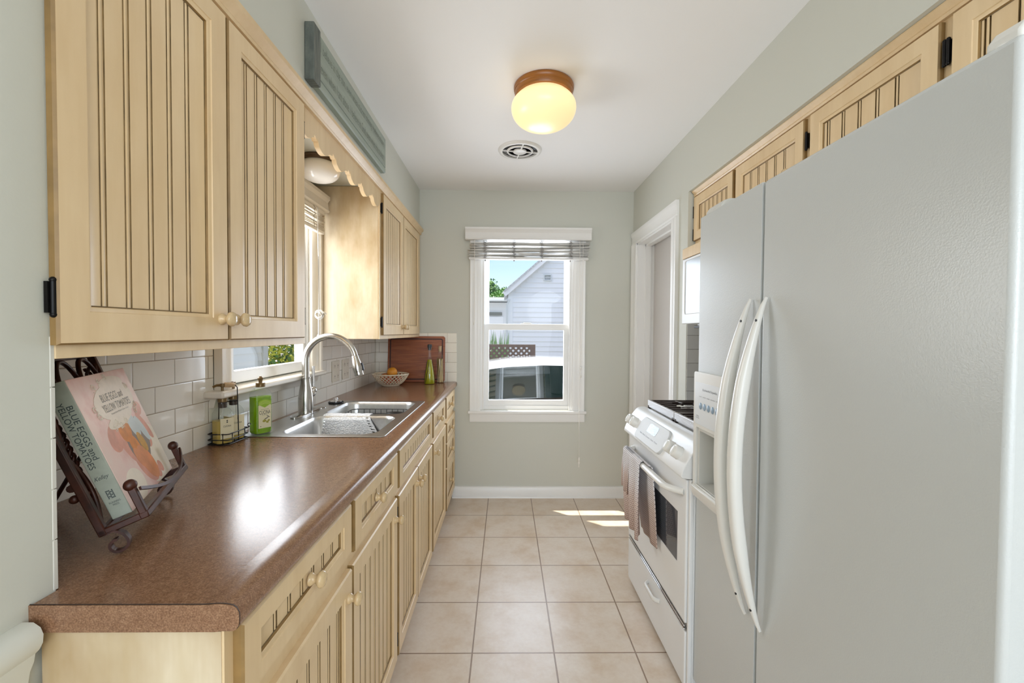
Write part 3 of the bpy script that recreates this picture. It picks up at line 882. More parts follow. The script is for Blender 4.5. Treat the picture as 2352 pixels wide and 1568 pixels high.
# scalloped valance
pts = [(1.500, 2.085), (1.500, 1.988), (1.520, 1.985), (1.545, 1.992), (1.560, 2.004)]
y = 1.572; pd_ = 0.1655
for k in range(5):
    a = y + k * pd_
    pts += [(a, 2.007), (a + 0.003, 2.018), (a + 0.010, 2.016), (a + 0.020, 2.009), (a + 0.026, 2.004), (a + 0.030, 2.016)]
    for i in range(1, 10):
        u = i / 10.0
        pts.append((a + 0.030 + u * 0.118, 2.014 - 0.034 * math.sin(PI * min(1, u * 0.93 + 0.07)) ** 0.8))
    if k < 4: pts += [(a + 0.150, 2.005)]
pts = [p for p in pts if p[0] < 2.368] + [(2.370, 2.010), (2.370, 2.085)]
m = MB().prism(pts, 'x', -0.702, -0.6835)
o = m.build('scalloped_valance', CREAM); tag(o, 'cream scalloped wooden valance spanning the gap above the sink', 'valance')

# ---------------------------------------------------------------- base cabinets
XD = -0.397; XFR = -0.413
def bcab(label, ya, yb, drawers, doors, end=False):
    t = thing('base_cabinet', label, 'cabinet', (-0.7, (ya + yb) / 2, 0.0))
    xb = XL + 0.004
    m = MB()
    if end: m.box(-0.678, XFR - 0.004, ya, yb, 0.09, 0.880); m.box(xb, -0.678, 0.674, yb, 0.09, 0.880)
    else: m.box(xb, XFR - 0.004, ya, yb, 0.09, 0.700); m.box(xb, -0.97, ya, yb, 0.70, 0.880); m.box(-0.45, XFR - 0.004, ya, yb, 0.70, 0.880)
    m.box(xb, XFR - 0.06, max(ya, 0.674), yb, 0.0, 0.09)
    m.build('body', AGED if end else CREAM, t)
    m = MB()
    cuts = sorted(set([ya, yb]))
    m.box(XFR - 0.004, XFR, ya, yb, 0.072, 0.884)
    m.build('face_frame', CREAM, t, bevel=0.001)
    for (a, b, c, d, jn, kn, fr) in drawers:
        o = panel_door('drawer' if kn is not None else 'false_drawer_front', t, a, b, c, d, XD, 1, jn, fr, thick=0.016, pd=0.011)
        if kn is not None: knob(o, kn, (c + d) / 2 - 0.006, XD - 0.008, 1)
    for (a, b, c, d, jn, kn, hy, fr) in doors:
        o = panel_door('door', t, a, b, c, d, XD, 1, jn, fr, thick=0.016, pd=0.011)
        knob(o, kn, 0.640, XD, 1)
        for hz in (0.16, 0.64): hinge(o, hy, hz, XD - 0.010, 1, 0.045)
    return t
FD = (0.048, 0.052, 0.032, 0.038)
bcab('base cabinet with two drawers over two doors, at the worn end of the counter', 0.640, 1.624,
     [(0.661, 1.130, 0.749, 0.876, [0.722 + 0.0505 * k for k in range(7)], 0.905, FD),
      (1.153, 1.612, 0.737, 0.876, [1.222 + 0.052 * k for k in range(7)], 1.372, (0.055, 0.055, 0.036, 0.036))],
     [(0.661, 1.133, 0.098, 0.704, [0.742 + 0.053 * k for k in range(7)], 1.108, 0.657, (0.05,) * 4),
      (1.141, 1.608, 0.098, 0.708, [1.222 + 0.047 * k for k in range(8)], 1.575, 1.137, (0.05,) * 4)], end=True)
bcab('wide base cabinet beneath the sink, long false drawer front over two doors', 1.626, 2.392,
     [(1.640, 2.372, 0.732, 0.876, [1.735 + 0.0495 * k for k in range(12)], None, (0.055, 0.05, 0.04, 0.034))],
     [(1.634, 1.990, 0.095, 0.706, [1.715 + 0.042 * k for k in range(6)], 1.955, 1.63, (0.05,) * 4),
      (1.994, 2.377, 0.095, 0.706, [2.078 + 0.045 * k for k in range(6)], 2.030, 2.381, (0.05,) * 4)])
bcab('narrow base cabinet with one drawer and one door, just past the sink', 2.394, 2.924,
     [(2.413, 2.885, 0.732, 0.876, [2.505 + 0.05 * k for k in range(7)], 2.640, FD)],
     [(2.413, 2.912, 0.095, 0.702, [2.498 + 0.048 * k for k in range(8)], 2.452, 2.916, (0.05,) * 4)])
bcab('base cabinet with a stack of four drawers, against the sage wall', 2.926, D - 0.004,
     [(2.940, 3.415, 0.734, 0.876, [3.03 + 0.05 * k for k in range(7)], 3.170, FD),
      (2.970, 3.440, 0.562, 0.698, [3.05 + 0.05 * k for k in range(7)], 3.195, FD),
      (2.970, 3.440, 0.390, 0.553, [3.05 + 0.05 * k for k in range(7)], 3.195, FD),
      (2.970, 3.440, 0.092, 0.381, [3.05 + 0.05 * k for k in range(7)], 3.205, (0.05, 0.05, 0.05, 0.05))], [])

# ---------------------------------------------------------------- worktop with rolled edge
CT = 0.925
SK = (-1.002, -0.454, 1.632, 2.478)   # sink rim
t = thing('countertop', 'brown speckled laminate countertop running along the cabinets under the sink', 'countertop', (-0.7, 2.0, 0.886))
m = MB()
x_in = -0.440
hole = rrect(SK[0] + 0.015, SK[1] - 0.015, SK[2] + 0.015, SK[3] - 0.015, 0.04, 4)
m.plate([(XL + 0.001, 0.674), (-0.684, 0.674), (-0.684, 0.634), (x_in, 0.634), (x_in, D - 0.010), (XL + 0.001, D - 0.010)], [hole], 'z', CT - 0.018, CT)
P = [(x_in, CT - 0.036), (x_in, CT), (-0.428, CT + 0.0006), (-0.418, CT + 0.0016), (-0.410, CT + 0.0016), (-0.402, CT + 0.0008), (-0.394, CT - 0.0008), (-0.389, CT - 0.0045), (-0.3855, CT - 0.011), (-0.385, CT - 0.022), (-0.3855, CT - 0.029), (-0.389, CT - 0.0355), (-0.394, CT - 0.038), (-0.410, CT - 0.038)]
m.prism(P, 'y', 0.634, D - 0.002)
m.box(-0.684, x_in, 0.634, 0.66, CT - 0.038, CT - 0.018)
m.build('top', LAMI, t, smooth=50)
cap = [(-0.690, CT - 0.040), (-0.690, CT)] + P[2:] 
cap = [(-0.690, CT - 0.039), (-0.690, CT + 0.0005), (-0.440, CT + 0.0005)] + [(p[0], p[1] + 0.0004) for p in P[2:]] + [(-0.42, CT - 0.039)]
m = MB().prism(cap, 'y', 0.6305, 0.634); m.build('end_cap', LAMI, t)
m = MB().tube([(p[0], 0.6325, p[1] + 0.0004) for p in cap[1:-1]], 0.0007, 5); m.build('laminate_seam', SEAM, t)

# ---------------------------------------------------------------- sink
t = thing('sink', 'double bowl stainless steel sink set into the brown countertop', 'sink', (-0.73, 2.05, 0.73))
B1 = rrect(-0.872, -0.500, 1.672, 2.030, 0.06, 6); B2 = rrect(-0.872, -0.492, 2.082, 2.436, 0.06, 6)
m = MB().plate(rrect(SK[0], SK[1], SK[2], SK[3], 0.022, 4), [B1, B2], 'z', CT + 0.0005, CT + 0.0035)
m.build('rim', STEEL, t, bevel=0.0015)
for B, nm in ((B1, 'basin'), (B2, 'basin')):
    cx = sum(p[0] for p in B) / len(B); cy = sum(p[1] for p in B) / len(B)
    m = MB(); rings = []
    for sc, z in ((1.0, 0.9285), (0.985, 0.924), (0.965, 0.912), (0.93, 0.80), (0.90, 0.765), (0.80, 0.750), (0.25, 0.744)):
        rings.append([(cx + (p[0] - cx) * sc, cy + (p[1] - cy) * sc, z) for p in B])
    k = len(B)
    m.add([p for r in rings for p in r], [(i * k + q, i * k + (q + 1) % k, (i + 1) * k + (q + 1) % k, (i + 1) * k + q) for i in range(len(rings) - 1) for q in range(k)] + [tuple(range((len(rings) - 1) * k, len(rings) * k))])
    bo = m.build(nm, STEEL, t, smooth=60)
    MB().lathe([(0.045, 0.7455), (0.040, 0.7475), (0.030, 0.7462), (0.001, 0.745)], 24, (cx, cy, 0)).build('drain', CHROME, bo)
m = MB().lathe([(0.024, CT + 0.0035), (0.024, CT + 0.006), (0.018, CT + 0.008), (0.001, CT + 0.0085)], 20, (-0.945, 2.245, 0)); m.build('hole_cover', NICKEL, t)

# ---------------------------------------------------------------- faucet
FX, FY = -0.950, 2.085
t = thing('faucet', 'brushed nickel gooseneck faucet with pull down spray head over the sink', 'faucet', (FX, FY, CT))
m = MB().lathe([(0.001, 0.9295), (0.030, 0.9295), (0.030, 0.934), (0.027, 0.937), (0.001, 0.937)], 30, (FX, FY, 0), sup=2.6, sx=1.0, sy=4.3)
m.build('deck_plate', NICKEL, t)
m = MB().lathe([(0.001, 0.930), (0.033, 0.930), (0.0335, 0.950), (0.0345, 0.985), (0.033, 1.010), (0.029, 1.040), (0.0235, 1.066), (0.0205, 1.088), (0.0205, 1.096), (0.023, 1.098), (0.023, 1.103), (0.018, 1.104)], 32, (FX, FY, 0))
m.build('body', NICKEL, t, smooth=50)
pts = [(FX, FY, 1.100), (FX, FY, 1.14), (FX, FY, 1.178)]
R = 0.118; cx = FX + R; cz = 1.180
for i in range(1, 25):
    a = PI - (PI * 0.93) * i / 24
    pts.append((cx + R * math.cos(a), FY - 0.002 * i / 24, cz + R * math.sin(a) * 1.0))
e = Vector(pts[-1]); d = (e - Vector(pts[-2])).normalized()
m = MB().tube(pts, [0.0172, 0.0165, 0.016] + [0.0155 - 0.0015 * i / 24 for i in range(24)], 18, up=(0, 1, 0)); m.build('spout', NICKEL, t, smooth=60)
prof = [(0.0, 0.0146), (0.004, 0.0158), (0.010, 0.0158), (0.014, 0.0165), (0.040, 0.0215), (0.060, 0.0235), (0.078, 0.0215), (0.086, 0.0205), (0.092, 0.0215), (0.096, 0.0200)]
d = Vector((0.22, 0, -0.975)).normalized()
m = MB().tube([e + d * h for h, r in prof], [r for h, r in prof], 20, up=(0, 1, 0)); sh = m.build('spray_head', NICKEL, t, smooth=60)
q = e + d * 0.058 + Vector((0.0225, 0.004, 0.004)); m = MB().bar([q - d * 0.02, q + d * 0.018], 0.012, 0.008, up=(1, 0, 0)); m.build('spray_button', BLACKPL, sh, bevel=0.002)
HX_, HY_ = FX + 0.012, FY + 0.040
m = MB().tube([(FX + 0.004, FY + 0.02, 1.005), (HX_, HY_, 1.022), (HX_ + 0.004, HY_ + 0.010, 1.034)], [0.016, 0.0185, 0.014], 16, up=(1, 0, 0)); m.ball((HX_ + 0.002, HY_ + 0.006, 1.034), 0.0185, 16, 10); h_ = m.build('handle', NICKEL, t, smooth=60)
m = MB().tube([(HX_ + 0.002, HY_ + 0.010, 1.045), (HX_ + 0.001, HY_ + 0.014, 1.075), (HX_ - 0.001, HY_ + 0.016, 1.12), (HX_ - 0.003, HY_ + 0.020, 1.150)], [0.006, 0.0062, 0.0075, 0.008], 10, up=(1, 0, 0)); m.build('lever', NICKEL, h_, smooth=60)

# right-hand wall cabinets above the range and the refrigerator
XR2 = 1.032
def rcab(label, ya, yb, z0, doors):
    t = thing('wall_cabinet', label, 'cabinet', (1.18, (ya + yb) / 2, z0))
    m = MB().box(XR2 + 0.022, XB - 0.008, ya, yb, z0, 2.104); m.build('body', CREAM, t)
    m = MB().box(XR2 + 0.014, XR2 + 0.022, ya, yb, z0, 2.104); m.build('face_frame', CREAM, t)
    for (a, b, jn, hy, ky) in doors:
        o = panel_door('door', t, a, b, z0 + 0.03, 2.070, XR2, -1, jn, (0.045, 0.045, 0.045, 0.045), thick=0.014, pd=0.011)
        knob(o, ky[0], ky[1], XR2, -1)
        for hz in (z0 + 0.065, 1.99): hinge(o, hy, hz, XR2 + 0.006, -1, 0.056)
    return t
rcab('cream wall cabinet with two short beadboard doors above the microwave', 1.506, YA - 0.009, 1.800,
     [(1.998, 2.412, [2.075 + 0.044 * k for k in range(7)], 2.417, (2.03, 1.875)), (1.522, 1.975, [1.585 + 0.0565 * k for k in range(7)], 1.512, (1.585, 1.905))])
rcab('cream wall cabinet with two beadboard doors above the refrigerator', 0.540, 1.503, 1.770,
     [(1.046, 1.492, [1.108 + 0.062 * k for k in range(6)], 1.036, (1.44, 1.83)), (0.560, 1.018, [0.63 + 0.064 * k for k in range(6)], 1.027, (0.60, 1.83))])
P = [(XR2 + 0.014, 2.075), (XR2 + 0.004, 2.075), (XR2, 2.081), (XR2 + 0.003, 2.086), (XR2 - 0.006, 2.096), (XR2 - 0.010, 2.101), (XR2 - 0.010, 2.104), (XR2 + 0.014, 2.104)]
struct(MB().prism(P, 'y', 0.54, YA - 0.009).build('trim_4', CREAM))
# ================================================================ refrigerator
FX0 = 0.680; FT = 1.727; FB = 0.085
t = thing('refrigerator', 'white side by side refrigerator with pebbled doors and a water dispenser', 'refrigerator', (1.0, 1.06, 0))
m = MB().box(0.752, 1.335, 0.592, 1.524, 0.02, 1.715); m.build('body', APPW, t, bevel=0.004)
m = MB().box(0.752, 0.775, 0.60, 1.52, 0.015, 0.08)
for k in range(9): m.box(0.748, 0.753, 0.64, 1.48, 0.022 + k * 0.006, 0.025 + k * 0.006)
m.build('toe_grille', APPG, t)
YD = 1.158
# freezer door with the dispenser pocket
m = MB(); pk = (1.262, 1.512, 0.785, 1.000); pd_ = 0.060
ya, yb = YD + 0.003, 1.530
m.plate(rect(ya, yb, FB, FT), [rect(*pk)], 'x', FX0, FX0 + 0.064)
m.box(FX0 + pd_, FX0 + 0.064, pk[0] - 0.004, pk[1] + 0.004, pk[2] - 0.004, pk[3] + 0.004)
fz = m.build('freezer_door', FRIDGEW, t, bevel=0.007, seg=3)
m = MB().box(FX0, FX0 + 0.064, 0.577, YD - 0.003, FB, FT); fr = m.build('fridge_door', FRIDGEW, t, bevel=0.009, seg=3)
m = MB().box(FX0 + 0.064, 0.753, 0.60, 1.515, 0.10, 1.70); m.build('door_gasket', APPG, t)
# dispenser
dx = FX0 - 0.014
m = MB().plate(rrect(1.245, 1.531, 0.752, 1.190, 0.010, 3), [rrect(1.262, 1.512, 0.785, 0.998, 0.008, 3)], 'x', dx, FX0 + 0.002)
dsp = m.build('dispenser', APPW2, fz, bevel=0.004)
m = MB().box(dx - 0.0012, dx, 1.262, 1.518, 1.010, 1.155); m.build('control_panel', plain('pale_blue_white_control_label', (226, 230, 234), 0.25), dsp, bevel=0.001)
m = MB().plate(rect(1.2622, 1.5118, 0.7852, 0.9978), [rect(1.275, 1.500, 0.80, 0.985)], 'x', FX0 - 0.006, FX0 + 0.056)
m.box(FX0 + 0.050, FX0 + 0.0595, 1.263, 1.511, 0.786, 0.997)
m.build('pocket_lining', APPG, dsp, bevel=0.002)
m = MB().prism([(FX0 - 0.024, 0.768), (FX0 - 0.026, 0.792), (FX0 - 0.020, 0.796), (FX0 + 0.05, 0.790), (FX0 + 0.05, 0.776), (FX0 - 0.002, 0.752), (FX0 - 0.014, 0.752)], 'y', 1.258, 1.517)
for k in range(5): m.bar([(FX0 - 0.012 + k * 0.013, 1.268, 0.796), (FX0 - 0.012 + k * 0.013, 1.508, 0.796)], 0.005, 0.007)
m.build('drip_tray', APPW2, dsp, bevel=0.002)
m = MB().prism([(FX0 + 0.05, 0.88), (FX0 + 0.02, 0.895), (FX0 + 0.018, 0.905), (FX0 + 0.03, 0.965), (FX0 + 0.05, 0.97)], 'y', 1.372, 1.412); m.build('lever', APPG, dsp, bevel=0.004)
for k in range(5):
    m = MB().lathe([(0.0125, 0.0), (0.0125, -0.002), (0.0105, -0.0034), (0.0005, -0.0036)], 20, (dx - 0.001, 1.472 - 0.0285 * k, 1.076), 'x', sx=0.72, sy=0.92)
    m.build('button', BTN, dsp, smooth=60)
R_ = ((0, -1, 0), (0, 0, 1))
text('lettering', 'KitchenAid Superba', INKG, dsp, (dx - 0.0013, 1.410, 1.132), *R_, width=0.100, height=0.010)
text('lettering', 'LIGHT   WATER   CUBED   CRUSHED   LOCK', INKG, dsp, (dx - 0.0013, 1.416, 1.108), *R_, width=0.135, height=0.0035)
text('lettering', 'PuriClean\nWater Filter', INKG, dsp, (dx - 0.0013, 1.495, 1.036), *R_, width=0.026, height=0.011)
# long bowed handles
def bow_handle(parent, yc, dn):
    n = 44; z0, z1 = 0.540, 1.418; bowd = 0.074
    pts, scl = [], []
    for i in range(n + 1):
        u = i / n; s_ = math.sin(PI * u)
        pts.append((FX0 - 0.006 - bowd * s_ ** 0.80, yc + 0.004 * s_, z0 + (z1 - z0) * u))
        wv = 0.10 + 0.90 * min(1, s_ ** 0.55 * 1.06)
        scl.append((0.0185 * wv, 0.0165 * (0.25 + 0.75 * min(1.0, s_ * 1.4))))
    sec = [(math.copysign(abs(math.cos(a)) ** 0.75, math.cos(a)), math.copysign(abs(math.sin(a)) ** 0.75, math.sin(a))) for a in [2 * PI * k / 20 for k in range(20)]]
    m = MB().sweep(pts, sec, up=(1, 0, 0), scales=scl)
    h = m.build('handle', APPW2, parent, smooth=60)
    m = MB()
    for zz in (z0 + 0.06, z1 - 0.06):
        m.lathe([(0.0035, 0), (0.0035, -0.0022), (0.0003, -0.0022)], 10, (FX0 - 0.006 - bowd * math.sin(PI * 0.068) ** 0.8 - 0.0068, yc - 0.004, zz), 'x')
    m.build('screw_hole', BLACKPL, h)
bow_handle(fz, 1.196, 0); bow_handle(fr, 1.123, 0)
for ya_, yb_ in ((1.40, 1.512), (0.585, 0.632)):
    m = MB().prism([(0.690, FT - 0.002), (0.690, FT + 0.012), (0.700, FT + 0.026), (0.720, FT + 0.032), (0.80, FT + 0.032), (0.815, FT + 0.02), (0.815, FT - 0.014), (0.752, FT - 0.014), (0.752, FT - 0.002)], 'y', ya_, yb_)
    m.build('hinge_cover', APPW2 if ya_ < 1 else APPG, t, bevel=0.008, seg=3)

# ================================================================ range
RY0, RY1 = 1.538, 2.300; RXD = 0.655
t = thing('kitchen_range', 'white slide in gas range with dark grates, next to the refrigerator', 'range', (1.0, 1.92, 0))
m = MB().box(0.676, 1.325, RY0, RY1, 0.02, 0.905); m.box(0.72, 1.30, RY0 + 0.03, RY1 - 0.03, 0.0, 0.03)
m.build('body', APPW, t, bevel=0.004)
m = MB().box(0.735, 1.325, RY0 - 0.004, RY1 + 0.004, 0.905, 0.928); m.box(1.28, 1.325, RY0, RY1, 0.928, 0.945)
m.build('cooktop', APPW, t, bevel=0.006, seg=3)
# slanted control panel with curved front
P = [(0.742, 0.934), (0.716, 0.934), (0.702, 0.930), (0.690, 0.921), (0.676, 0.903), (0.662, 0.882), (0.650, 0.862), (0.640, 0.842), (0.632, 0.822), (0.629, 0.810), (0.633, 0.804), (0.660, 0.800), (0.742, 0.800)]
m = MB().prism(P, 'y', RY0 + 0.004, RY1 - 0.004); cpn = m.build('control_panel', APPW, t, bevel=0.003, smooth=50)
fa = Vector((0.636, 0, 0.832)); fb = Vector((0.688, 0, 0.919)); fu = (fb - fa).normalized(); fn = Vector((-fu.z, 0, fu.x))
def onp(u, y, out=0.0): return fa + fu * u + fn * out + Vector((0, y, 0))
def pad(poly, o0, o1, nm, mat, bev=0.002, par=None):
    m = MB(); k = len(poly)
    m.add([onp(p[1], p[0], o0) for p in poly] + [onp(p[1], p[0], o1) for p in poly], [(i, (i + 1) % k, k + (i + 1) % k, k + i) for i in range(k)] + [tuple(range(k, 2 * k))])
    return m.build(nm, mat, par or cpn, bevel=bev)
pl = pad(rrect(1.755, 2.105, -0.012, 0.098, 0.036, 6), -0.006, 0.011, 'keypad', plain('matt_white_keypad', (214, 216, 216), 0.5), 0.003)
disp = pad(rrect(1.872, 1.988, 0.040, 0.083, 0.012, 4), 0.0112, 0.0118, 'display', LCD, 0)
text('lettering', 'Bake  Broil  Convect  Clean  Timer', INKG, cpn, onp(0.022, 1.93, 0.0113), (0, -1, 0), fu, width=0.23, height=0.006)
for yk, sc in ((2.246, 1.0), (2.176, 1.0), (1.700, 1.0), (1.628, 1.0)):
    c0 = onp(0.044, yk, 0.0)
    prf = [(0.0265, 0.0), (0.0265, 0.003), (0.0255, 0.005), (0.0250, 0.024), (0.0235, 0.028), (0.020, 0.030), (0.0005, 0.0302)]
    m = MB().tube([c0 + fn * h for r, h in prf], [r for r, h in prf], 26, up=(0, 1, 0))
    kb = m.build('knob', APPW2, cpn, smooth=40)
    a = c0 + fn * 0.029; m = MB().bar([a - fu * 0.017, a + fu * 0.017], 0.006, 0.010, up=fn); m.build('grip', APPW2, kb, bevel=0.002)
    m = MB().tube([c0 - fn * 0.001, c0 + fn * 0.002], 0.0285, 24, up=(0, 1, 0)); m.build('knob_ring', BLACKPL, kb)
# oven door
m = MB().plate(rect(1.556, 2.280, 0.268, 0.792), [rect(1.634, 2.200, 0.456, 0.646)], 'x', RXD, 0.674)
od = m.build('oven_door', APPW, t, bevel=0.005, seg=3)
m = MB().box(RXD + 0.003, RXD + 0.012, 1.630, 2.204, 0.452, 0.650); m.build('window', OVENGL, od)
m = MB(); n = 26; pts = []
for i in range(n + 1):
    u = i / n; y = 1.582 + (2.196 - 1.582) * u
    s_ = min(1.0, math.sin(PI * u) * 3.2)
    pts.append((RXD + 0.004 - 0.050 * s_ ** 0.7, y, 0.742 - 0.004 * math.sin(PI * u)))
m.sweep(pts, [(math.cos(2 * PI * k / 14) * 0.0155, math.sin(2 * PI * k / 14) * 0.0125) for k in range(14)], up=(0, 0, 1)); m.build('handle', APPW2, od, smooth=60)
m = MB()
for k in range(2): m.bar([(RXD + 0.004, 1.562, 0.2555 - 0.012 * k), (RXD + 0.004, 2.274, 0.2555 - 0.012 * k)], 0.007, 0.006)
m.build('vent_trim', CHROME, t, bevel=0.0015)
m = MB().box(RXD + 0.002, 0.674, 1.556, 2.280, 0.030, 0.236); dw = m.build('drawer', APPW, t, bevel=0.006, seg=3)
pts = [(RXD + 0.004 - 0.022 * min(1, math.sin(PI * i / 14) * 2) ** 0.7, 1.815 + 0.150 * i / 14, 0.186) for i in range(15)]
m = MB().sweep(pts, [(0.007 * math.cos(2 * PI * k / 10), 0.010 * math.sin(2 * PI * k / 10)) for k in range(10)], up=(0, 0, 1)); m.build('handle', APPW2, dw, smooth=60)
m = MB().box(0.662, 0.678, RY0, 1.553, 0.03, 0.798); m.box(0.662, 0.678, 2.283, RY1, 0.03, 0.798); m.build('side_trim', APPW, t, bevel=0.004)
# grates and burners
def burner(x, y, r):
    m = MB().lathe([(r * 1.25, 0.928), (r * 1.2, 0.938), (r, 0.940), (r, 0.948), (r * 1.05, 0.950), (r * 1.05, 0.956), (r * 0.8, 0.960), (0.001, 0.961)], 24, (x, y, 0)); m.build('burner', GRATE, t, smooth=40)
for gy0, gy1 in ((1.928, 2.282), (1.556, 1.922)):
    m = MB(); xa, xb = 0.756, 1.262; zt = 0.972; zb = 0.944
    m.bar([(xa, gy0, (zt + 0.936) / 2), (xa, gy1, (zt + 0.936) / 2)], 0.013, 0.036, mi=1)
    m.bar([(xb, gy0, 0.958), (xb, gy1, 0.958)], 0.012, 0.026); m.bar([(xa, gy0 + 0.006, 0.958), (xb, gy0 + 0.006, 0.958)], 0.012, 0.026); m.bar([(xa, gy1 - 0.006, 0.958), (xb, gy1 - 0.006, 0.958)], 0.012, 0.026)
    xm = (xa + xb) / 2; m.bar([(xm, gy0, 0.960), (xm, gy1, 0.960)], 0.014, 0.024)
    ym = (gy0 + gy1) / 2
    for (p, q) in ((xa, xm), (xm, xb)):
        c = (p + q) / 2
        for k in range(7):
            yy = gy0 + (gy1 - gy0) * (k + 0.5) / 7
            if abs(yy - ym) > 0.06:
                m.bar([(p + 0.006, yy, 0.966), (q - 0.006, yy, 0.966)], 0.011, 0.014)
            else:
                m.bar([(p + 0.006, yy, 0.966), (p + 0.075, yy, 0.968)], 0.011, 0.014); m.bar([(q - 0.075, yy, 0.968), (q - 0.006, yy, 0.966)], 0.011, 0.014)
        for sg in (-1, 1): m.bar([(c, ym + sg * 0.05, 0.968), (c, gy0 + 0.006 if sg < 0 else gy1 - 0.006, 0.964)], 0.011, 0.014)
    for px in (xa, xb):
        for py in (gy0 + 0.012, gy1 - 0.012): m.box(px - 0.008, px + 0.008, py - 0.008, py + 0.008, 0.928, 0.945)
    m.build('grate', [GRATE, GRATEF], t, bevel=0.002)
    for bx in (0.885, 1.135): burner(bx, ym, 0.040)

# ================================================================ microwave
t = thing('microwave', 'white over the range microwave with reflected light painted pale on its window', 'microwave', (1.14, 1.93, 1.369))
m = MB().box(0.962, XB - 0.010, 1.540, 2.318, 1.372, 1.710); m.box(1.0, 1.2, 1.6, 2.27, 1.360, 1.373); m.build('body', APPW, t, bevel=0.003)
m = MB().plate(rect(1.700, 2.318, 1.371, 1.711), [rrect(1.74, 2.286, 1.424, 1.698, 0.012, 3)], 'x', 0.937, 0.961); d_ = m.build('door', APPW, t, bevel=0.004)
m = MB().box(0.941, 0.955, 1.735, 2.291, 1.419, 1.703); m.build('window', MWGL, d_)
m = MB().box(0.938, 0.961, 1.542, 1.696, 1.371, 1.711); m.build('control_panel', APPW2, t, bevel=0.004)
m = MB().box(0.99, 1.06, 2.18, 2.29, 1.350, 1.362); m.build('lamp_cover', BLACKPL, t, bevel=0.003)
m = MB().prism([(0.940, 1.714), (0.940, 1.768), (1.046, 1.797), (XB - 0.012, 1.797), (XB - 0.012, 1.714)], 'y', 1.541, 2.330)
o = m.build('filler_board', CREAM, bevel=0.002); tag(o, 'cream wooden filler board directly above the white microwave', 'filler board')

# towel over the oven handle
WAF = N('waffle_weave_towel')
v = WAF.coords((1, 1, 1), 'UV')
ch = WAF.n('ShaderNodeTexBrick', offset=0.5); WAF.l(v, ch.inputs['Vector'])
for s_, x_ in (('Scale', 1.0), ('Brick Width', 0.0125), ('Row Height', 0.0085), ('Mortar Size', 0.0024), ('Mortar Smooth', 0.5)): ch.inputs[s_].default_value = x_
ch.inputs['Color1'].default_value = rgb((186, 178, 178)); ch.inputs['Color2'].default_value = rgb((196, 186, 184)); ch.inputs['Mortar'].default_value = rgb((252, 250, 248))
sx_ = WAF.n('ShaderNodeSeparateXYZ'); WAF.l(v, sx_.inputs[0])
band = WAF.ramp(sx_.outputs[1], [(0.0, rgb((196, 170, 156))), (0.16, rgb((226, 208, 198))), (0.26, rgb((244, 244, 248))), (1.0, rgb((244, 244, 248)))])
WAF.base(WAF.mix(1.0, ch.outputs['Color'], band, 'MULTIPLY')); WAF.bump(ch.outputs['Fac'], 0.8, 0.003); TOWEL = WAF.set(0.9)
t = thing('kitchen_towel', 'grey and blush waffle weave towel hung over the white oven handle', 'towel', (0.61, 1.98, 0.74))
def towel_layer(nm, y0, y1, yb0, yb1, zb0, zb1, xin, front, ph):
    nu, nv = 30, 40
    V = []
    m = MB()
    def fn(u, v_):
        y = (y0 + (y1 - y0) * u) * (1 - v_) + (yb0 + (yb1 - yb0) * u) * v_
        fold = 0.013 * math.sin(u * PI * 4.4 + ph) * min(1, v_ * 2.0) + 0.004 * math.sin(u * 15 + ph * 2) * v_
        zb = zb0 + (zb1 - zb0) * u
        bend = 0.10
        if v_ < bend:
            a = PI * 0.5 * (1 - v_ / bend)
            x = 0.609 - front * 0.0185 * math.cos(a); z = 0.740 + 0.0165 * math.sin(a) + 0.002
        else:
            w_ = (v_ - bend) / (1 - bend)
            x = 0.609 - front * (0.0185 + xin * w_) - (fold if front > 0 else -fold * 0.3) ; z = 0.741 + (zb - 0.741) * w_
            if front < 0: x = min(x, 0.640)
        return (x, y, z)
    m.grid(fn, nu, nv)
    o = m.build(nm, TOWEL, t, smooth=180, weld=False)
    me = o.data; uv = me.uv_layers.new(name='UVMap'); L = 0.34
    for lp in me.loops:
        i = lp.vertex_index % (nu + 1); j = lp.vertex_index // (nu + 1)
        uv.data[lp.index].uv = (i / nu * (y1 - y0) * 1.6, (1 - j / nv) * L + 0.02)
    so = o.modifiers.new('thick', 'SOLIDIFY'); so.thickness = 0.004; so.offset = 0
    return o
towel_layer('front_fold', 1.905, 2.155, 1.850, 2.035, 0.430, 0.452, 0.010, 1, 0.4)
towel_layer('side_fold', 2.02, 2.165, 2.035, 2.120, 0.560, 0.585, 0.012, 1, 2.2)
towel_layer('back_fold', 1.840, 2.150, 1.800, 2.00, 0.420, 0.425, 0.006, -1, 1.1)
m = MB()
m.tube([(0.581, 1.985, 0.456), (0.580, 1.989, 0.440), (0.581, 1.991, 0.420)], 0.002, 6)
m.build('hanging_loop', INKG, t)
